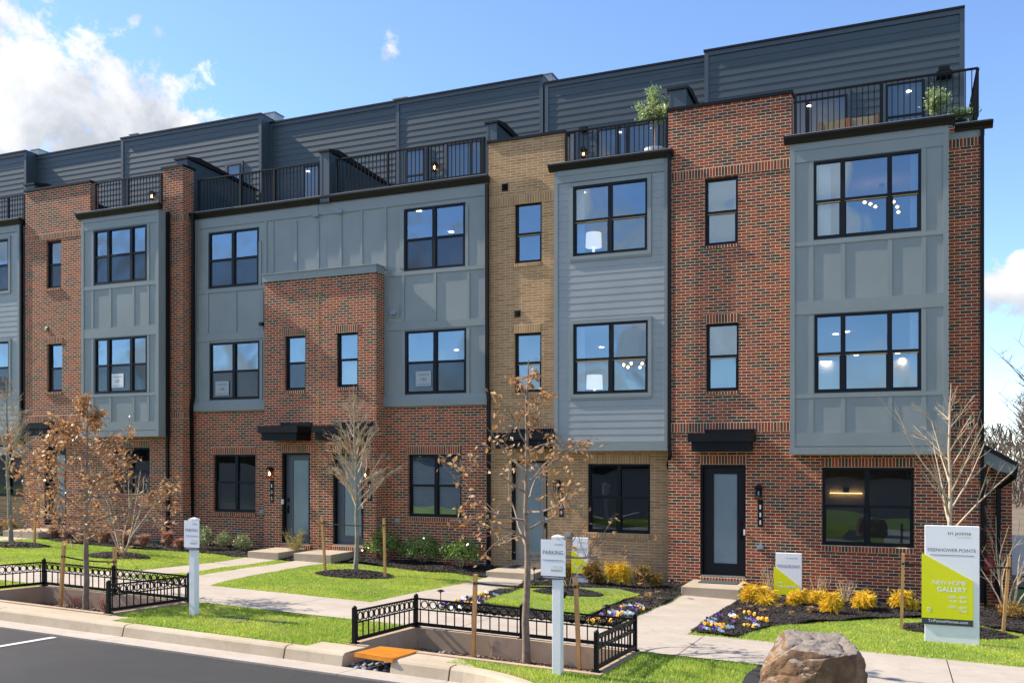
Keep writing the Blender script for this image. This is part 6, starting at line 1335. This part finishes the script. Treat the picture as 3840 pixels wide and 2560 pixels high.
# fallen leaves
V_, F_ = [], []
for x_, y_ in [q(c2, 1405, 590), q(c2, 1830, 930), q(c2, 1150, 870), q(c2, 1310, 875), q(c2, 620, 830), q(c3, 70, 560), q(c3, 1310, 1540), q(c4, 1745, 632), q(b2, 80, 940)]:
    X, Yv, Z = G(x_, y_, .05); a = random.uniform(0, 6); r = .05; k = len(V_); V_ += [(X, Yv, Z), (X + r * math.cos(a), Yv + r * math.sin(a), Z + .02), (X + 1.7 * r * math.cos(a + .4), Yv + 1.7 * r * math.sin(a + .4), Z), (X + r * math.cos(a + .9), Yv + r * math.sin(a + .9), Z + .03)]; F_.append((k, k + 1, k + 2, k + 3))
struct(npmesh('fallen_leaves', np.array(V_), np.array(F_), mOAK), 'stuff')
# pansies: three colours, one plant copied many times
mPY = simple('yellow_petals', '#f5a800', .6, .1, 40); mPW = simple('white_petals', '#eeeeee', .6, .05, 40); mPP = simple('purple_petals', '#5b2b8f', .6, .3, 60); mPG = leafmat('pansy_leaves', [(.3, (.02, .06, .01)), (.7, (.10, .18, .03))], 30, .5, .2)
def pansy(mat, seed):
    rnd = random.Random(seed); root = thing('pansy', 'x', 'pansy', (0, 0, -50)); bl = MB()
    for k in range(3):
        a = rnd.uniform(0, 6.28); rr = rnd.uniform(.0, .055); c = Vector((rr * math.cos(a), rr * math.sin(a) - .01, rnd.uniform(.07, .12))); nv = Vector((rnd.gauss(0, .4), -.8, .6)).normalized(); e1 = nv.cross(Vector((0, 0, 1))).normalized(); e2 = nv.cross(e1)
        for j in range(5): t = j * 1.257 + 1.57; o_ = c + (e1 * math.cos(t) + e2 * math.sin(t)) * .018 + nv * .002 * j; bl.face([tuple(o_ + (e1 * math.cos(s_) + e2 * math.sin(s_)) * .02 + nv * rnd.uniform(-.003, .003)) for s_ in [i * 6.283 / 7 for i in range(7)]])
    make('bloom', bl, mat, root, uv=False); V_, F_ = leafcloud(rnd, [(rnd.uniform(-.05, .05), rnd.uniform(-.05, .05), rnd.uniform(.01, .05)) for _ in range(8)], 26, .045, .5, .012, up=.4); npmesh('leaves', V_, F_, mPG, root); return root
prot = {'y': pansy(mPY, 1), 'w': pansy(mPW, 2), 'p': pansy(mPP, 3)}; names = {'y': 'yellow', 'w': 'white', 'p': 'purple'}
def put(kind, px_, py_, lab):
    X, Yv, Z = G(px_, py_ + 14, .03); src = prot[kind]; first = not src.get('used'); 
    if first: r_ = src; src['used'] = 1
    else:
        r_ = src.copy(); COL.objects.link(r_)
        for ch in list(src.children): c_ = ch.copy(); COL.objects.link(c_); c_.parent = r_
    r_.location = (X, Yv, Z); r_.rotation_euler = (0, 0, random.uniform(-.7, .7)); sc_ = random.uniform(.62, .9); r_.scale = (sc_,) * 3; r_['label'] = names[kind] + ' pansy ' + lab; r_['group'] = names[kind] + ' pansies ' + lab; r_['category'] = 'pansy'
FLW = ((c3, 'at the corner of the bed right of the walk to the taupe door', dict(y=[(1485, 590), (1550, 612), (1320, 675), (1360, 685), (1220, 665)], w=[(1548, 555), (1645, 590), (1300, 632), (1245, 655), (1450, 680), (990, 720), (1175, 740), (1265, 725)], p=[(1335, 628), (1455, 632), (1520, 650), (1265, 685), (1090, 690), (1060, 715)])),
       (c4, 'in the bed left of the walk to the black door', dict(y=[(1140, 720), (1200, 740), (990, 725), (955, 795), (915, 815), (700, 880), (630, 885), (835, 880)], w=[(1020, 705), (1080, 700), (1155, 690), (1190, 705), (860, 790), (905, 780), (1020, 795), (1075, 795), (930, 795)], p=[(960, 750), (1105, 740), (1130, 755), (885, 830), (760, 825)])),
       (c4, 'in the bed right of the walk to the black door', dict(p=[(2180, 780), (1920, 860), (2065, 815), (1840, 955), (1860, 965), (1990, 975), (2030, 830), (2210, 885)], w=[(2195, 830), (2235, 820), (1990, 850), (1965, 895), (2010, 910), (1915, 960), (2030, 970), (2070, 990), (2130, 945), (2175, 940)], y=[(1915, 925), (1995, 935), (2085, 935), (2100, 950), (2240, 850)])),
       (b3, 'in the loose cluster in the middle of the right mulch bed', dict(y=[(440, 1090), (480, 1093), (535, 1135), (560, 1140), (435, 1170), (472, 1175)], p=[(455, 1120), (490, 1145), (495, 1155)], w=[(445, 1128), (505, 1165)])))
for c, lab, dd in FLW:
    for k_, pts in dd.items():
        for x_, y_ in pts: put(k_, *q(c, x_, y_), lab)

# ================================================================== boulder
import bmesh
bm = bmesh.new(); bmesh.ops.create_icosphere(bm, subdivisions=6, radius=1); rnd = random.Random(12)
from mathutils import noise as mn
planes = [(Vector(d).normalized(), r) for d, r in (((.06, -.10, 1), .80), ((-.75, -.1, .62), .98), ((-.55, -.8, .25), .98), ((.35, -.9, .12), .93), ((.9, -.25, .3), .98), ((.7, .1, .8), 1.04), ((-.2, -.75, .6), 1.0), ((-.9, .2, .1), .95), ((.15, -.85, .65), 1.06))]
for _ in range(9): d = Vector((rnd.gauss(0, 1), rnd.gauss(0, 1), rnd.gauss(0, .6))).normalized(); planes.append((d, rnd.uniform(.98, 1.12)))
for v_ in bm.verts:
    n_v = v_.co.normalized(); k_ = 4.0; p = n_v * (abs(n_v.x) ** k_ + abs(n_v.y) ** k_ + abs(n_v.z) ** k_) ** (-1 / k_)
    for d, r in planes:
        t = p.dot(d)
        if t > r: p -= d * (t - r)
    rid = lambda q_, a: (1 - abs(mn.noise(q_))) ** 6 * a
    p += n_v * (mn.noise(p * 1.7) * .05 + mn.noise(p * 5) * .03 - rid(p * 2.1 + Vector((3, 1, 2)), .05) - rid(Vector((p.x * 2, p.y * 2, p.z * 5)), .03) + mn.noise(p * 14) * .012); v_.co = p
X, Yv, Z = -.79, -11.2, g(-.9, -11.1)
ztop_ = PZ(3110, 2408, -11.2) - Z
for v_ in bm.verts: v_.co = Vector((v_.co.x * .54 + .05 * (v_.co.z - .8), v_.co.y * .50, (v_.co.z - .8) * .62 + ztop_))
me = bpy.data.meshes.new('boulder'); bm.to_mesh(me); bm.free()
mb_ = M('brown_sandstone'); f1 = mb_.noise(2.2, 7, .65); f2 = mb_.noise(13, 6, .7); c_ = mb_.ramp(f1, [(.3, s2l('#3f3024')), (.5, s2l('#6e5238')), (.68, s2l('#8f6e4c'))]); c_ = mb_.mix(.6, c_, mb_.ramp(f2, [(.3, (.6, .6, .62)), (.6, (1.15, 1.12, 1.08))]), 'MULTIPLY')
ge = mb_.n('ShaderNodeNewGeometry'); sx = mb_.n('ShaderNodeSeparateXYZ'); mb_.l(ge.outputs['Normal'], sx.inputs[0]); ma = mb_.n('ShaderNodeMath', operation='MULTIPLY_ADD'); mb_.l(f2, ma.inputs[0]); ma.inputs[1].default_value = .5; mb_.l(sx.outputs['Z'], ma.inputs[2])
c_ = mb_.mix(mb_.ramp(ma.outputs[0], [(.93, (0, 0, 0)), (1.0, (.75, .75, .75))]), c_, s2l('#8f867c')); mb_.l(c_, mb_.b.inputs['Base Color']); mb_.set(Roughness=.85); mb_.bump(f2, .03, .9); me.materials.append(mb_.m)
o = bpy.data.objects.new('boulder', me); COL.objects.link(o); o.location = (X, Yv, Z); o.rotation_euler = (0, 0, .12); tag(o, 'large brown boulder with a grey flat top at the sidewalk edge', 'boulder')

# ================================================================== roof terrace plants, planters
def pot_tree(px_, ptop, pbase, Y, w, label, trunkfrac, potmat, seed, pot=True, n=1500, potw=.26):
    X = PX(px_, Y); z0 = PZ(px_, pbase, Y); z1 = PZ(px_, ptop, Y); h = z1 - z0; rnd = random.Random(seed); root = thing('potted_olive', label, 'potted tree', (X, Y, z0), 'potted olives on the roof terraces'); mb = MB(); mb.tube([(0, 0, 0), (.02, 0, h * trunkfrac), (.0, 0, h * .7)], [.018, .014, .008], 6, False); cs = []
    for i in range(14):
        a = rnd.uniform(0, 6.28); s_ = Vector((0, 0, h * rnd.uniform(trunkfrac * .9, .65))); e = Vector((math.cos(a) * w * rnd.uniform(.2, .5), math.sin(a) * w * rnd.uniform(.2, .5), h * rnd.uniform(max(.3, trunkfrac), 1))); m_ = s_.lerp(e, .5); mb.tube([s_, m_, e], [.007, .005, .002], 4, False)
        for q_ in range(9): cs.append(tuple(s_.lerp(e, .25 + .75 * q_ / 8)))
    make('trunk', mb, mTWIG2, root, uv=False); V_, F_ = leafcloud(rnd, cs, n * 2, .085, .32, .05, up=.4); npmesh('foliage', V_, F_, mOLV, root)
    if pot: make('pot', MB().lathe([(potw * .75, -.34), (potw, .0), (potw * .9, .0), (potw * .85, -.04)], n=18), potmat, root, uv=False)
pot_tree(2455, 308, 560, .75, 1.0, 'potted olive in a white pot on the terrace above the tan house', .42, mPOST, 4)
pot_tree(3518, 322, 452, .9, 0.62, 'leafy potted olive at the corner of the right-hand terrace', .12, mBLK, 6, pot=True, n=900, potw=.2)
pot_tree(3600, 410, 455, 1.2, .7, 'low potted plant behind the terrace corner railing', .1, mBLK, 9, n=500, potw=.15)

# ================================================================== building and ground to the right of the row
mANX = mRED
H = thing('brick_building', 'low red brick building with a sloping roof behind the right corner of the row', 'building', (3.6, 9, g(3, 9)), None, world=True)
yA = 1.0; xa0, xa1 = PX(3690, yA), PX(3795, yA); za = PZ(3745, 1760, yA)
mb = MB(); mb.face([(xa0 + .05, yA, -1), (xa1, yA, -1), (xa1, yA, za), (xa0 + .05, yA, PZ(3700, 1690, yA))]); mb.face([(xa1, yA, -1), (xa1, yA + 7, -1), (xa1, yA + 7, za), (xa1, yA, za)]); make('brick_wall', mb, mRED, H)
zr1 = PZ(3800, 1732, yA - .3); zr0 = PZ(3700, 1668, yA - .3); xr0, xr1 = PX(3696, yA - .3), PX(3815, yA - .3)
make('roof', MB().yprism([(xr0 - 1, zr0 + (zr0 - zr1) * 1 / (xr1 - xr0)), (xr0 - 1, zr0 + (zr0 - zr1) * 1 / (xr1 - xr0) - .1), (xr1, zr1 - .1), (xr1, zr1)], yA - .35, yA + 7), mCOR, H)
make('fascia', MB().yprism([(xr0 - 1, zr0 + (zr0 - zr1) * 1 / (xr1 - xr0) - .101), (xr0 - 1, zr0 + (zr0 - zr1) * 1 / (xr1 - xr0) - .3), (xr1 - .35, zr1 - .2), (xr1 - .1, zr1 - .24), (xr1, zr1 - .101)], yA - .33, yA - .01), mTRIM, H)
pipe(H, [(xr1 - .02, yA - .28, zr1 - .05), (xr1 - .05, yA - .28, zr1 - .3), (PX(3745, yA - .1), yA - .1, zr1 - .55), (PX(3742, yA - .1), yA - .1, 0)], .05)
make('alarm_bell', MB().lathe([(.16, 0), (.16, .06), (.08, .09), (.02, .1)], n=20).transform(Matrix.Translation((PX(3706, yA), yA - .02, PZ(3706, 2117, yA))) @ Matrix.Rotation(math.radians(90), 4, 'X')), simple('red_bell', '#a51f22', .4, .05, 4), H, uv=False)
tag(make('vinyl_fence', MB().box(PX(3792, 9), 16, 9, 9.08, -1.5, PZ(3820, 2006, 9)), mWHT), 'white vinyl fence beyond the low brick building', 'fence')
tag(make('brick_column', MB().box(PX(3694, 1.5), PX(3694, 1.5) + .001, 1.5, 1.6, -.5, -.4), mRED), 'x', 'column') if False else None
# wood beyond, seen at the right edge, and the trees across the street that the windows reflect
def wood(name, x0, x1, y0, y1, h0, h1, n, seed, mats, evergreen=False, grp='distant bare trees', lab='bare tree among several in the distance beyond the white fence'):
    rnd = random.Random(seed)
    for i in range(n):
        x, y = rnd.uniform(x0, x1), rnd.uniform(y0, y1); H_ = rnd.uniform(h0, h1); root = thing('evergreen_tree' if evergreen else 'distant_tree', lab, 'tree', (x, y, g(x, y) - .2), grp); mb = MB(); mb.tube([(0, 0, 0), (rnd.uniform(-.2, .2), 0, H_ * .5), (rnd.uniform(-.4, .4), 0, H_ * .9)], [.16, .10, .03], 5, False); cs = []
        if not evergreen:
            for k in range(46):
                z = H_ * rnd.uniform(.2, .95); a = rnd.uniform(0, 6.28); L_ = H_ * .28 * rnd.uniform(.4, 1); e = Vector((math.cos(a) * L_, math.sin(a) * L_, z + L_ * rnd.uniform(.5, 1.2))); s_ = Vector((0, 0, z)); m_ = s_.lerp(e, .5) + Vector((rnd.gauss(0, .15), rnd.gauss(0, .15), 0)); mb.tube([s_, m_, e], [.05, .03, .012], 3, False)
                for _ in range(4): f_ = m_.lerp(e, rnd.random()); gg = f_ + Vector((rnd.gauss(0, .5), rnd.gauss(0, .5), rnd.uniform(.2, 1))); mb.tube([f_, gg], [.018, .006], 3, False)
            make('trunk_and_branches', mb, mats, root, uv=False)
        else:
            make('trunk', mb, mTWIG2, root, uv=False)
            for k in range(400): z = H_ * rnd.uniform(.08, 1); r = H_ * .2 * (1.05 - z / H_) * rnd.uniform(.5, 1.1); a = rnd.uniform(0, 6.28); cs.append((math.cos(a) * r, math.sin(a) * r, z))
            V_, F_ = leafcloud(rnd, cs, 2600, .32, .4, .15, droop=.3); npmesh('foliage', V_, F_, mats, root)
mFAR = simple('far_bark', '#7a6a5e', .9, .2, 3); mFEV = leafmat('far_evergreen', [(.3, (.010, .028, .010)), (.7, (.035, .075, .022))], 2, .7, .1)
drape('far_ground', [(1.9, 6.2), (590, 6.2), (590, 590), (1.9, 590)], .02, simple('dry_brown_ground', '#6f6250', .9, .3, .6), 5); drape('far_path', [(3.2, 3.5), (40, 2.0), (40, 4.6), (3.2, 6.0)], .03, mPAV, 5)
wood('w', 8, 20, 26, 46, 7, 10, 14, 2, mFAR); wood('w', 6.6, 9.4, 19, 24, 3.5, 5, 3, 5, mFEV, True, 'distant evergreens', 'dark evergreen beyond the white fence')
def backwood():
    R2_ = np.random.default_rng(5); n = 60000; X = R2_.uniform(-90, 60, n); Yv = R2_.uniform(-75, -62, n); tp = 5.2 + 1.0 * np.sin(X * .21) + .9 * np.sin(X * .53 + 1) + .6 * np.sin(X * 1.3); z = R2_.random(n) ** .8 * tp + 1; a = R2_.uniform(0, 6.28, n); b_ = R2_.uniform(-1, 1, n); l = R2_.uniform(.2, .5, n); w = l * .45
    v = np.empty((n, 4, 3)); d = np.c_[np.cos(a), np.sin(a) * .4, b_]; d /= np.linalg.norm(d, axis=1)[:, None]; s_ = np.c_[-d[:, 2], np.zeros(n), d[:, 0]]; c = np.c_[X, Yv, z]
    v[:, 0] = c - d * l[:, None]; v[:, 1] = c + s_ * w[:, None]; v[:, 2] = c + d * l[:, None]; v[:, 3] = c - s_ * w[:, None]; return v.reshape(-1, 3), np.arange(n * 4).reshape(-1, 4)
V_, F_ = backwood(); struct(npmesh('woodland', V_, F_, leafmat('woodland_brown_green', [(.3, (.03, .028, .018)), (.7, (.09, .075, .05))], .5, .9, .1)), 'stuff')

R3_ = np.random.default_rng(8); n = 30000; X = R3_.uniform(4, 70, n); Yv = R3_.uniform(48, 60, n); tp = 6 + .8 * np.sin(X * .9) + .8 * np.sin(X * 2.3); z = R3_.random(n) ** .9 * tp - .8; a = R3_.uniform(0, 6.28, n); l = R3_.uniform(.15, .6, n)
v = np.empty((n, 3, 3)); d = np.c_[np.cos(a) * .5, np.sin(a) * .3, np.abs(R3_.normal(.6, .5, n))]; c = np.c_[X, Yv, z]; v[:, 0] = c - d * l[:, None]; v[:, 1] = c + d * l[:, None]; v[:, 2] = c + np.c_[np.full(n, .09), np.zeros(n), np.zeros(n)]
struct(npmesh('far_wood', v.reshape(-1, 3), np.arange(n * 3).reshape(-1, 3), leafmat('far_bare_wood', [(.3, (.10, .075, .055)), (.7, (.26, .20, .15))], .8, .9, .1)), 'stuff')
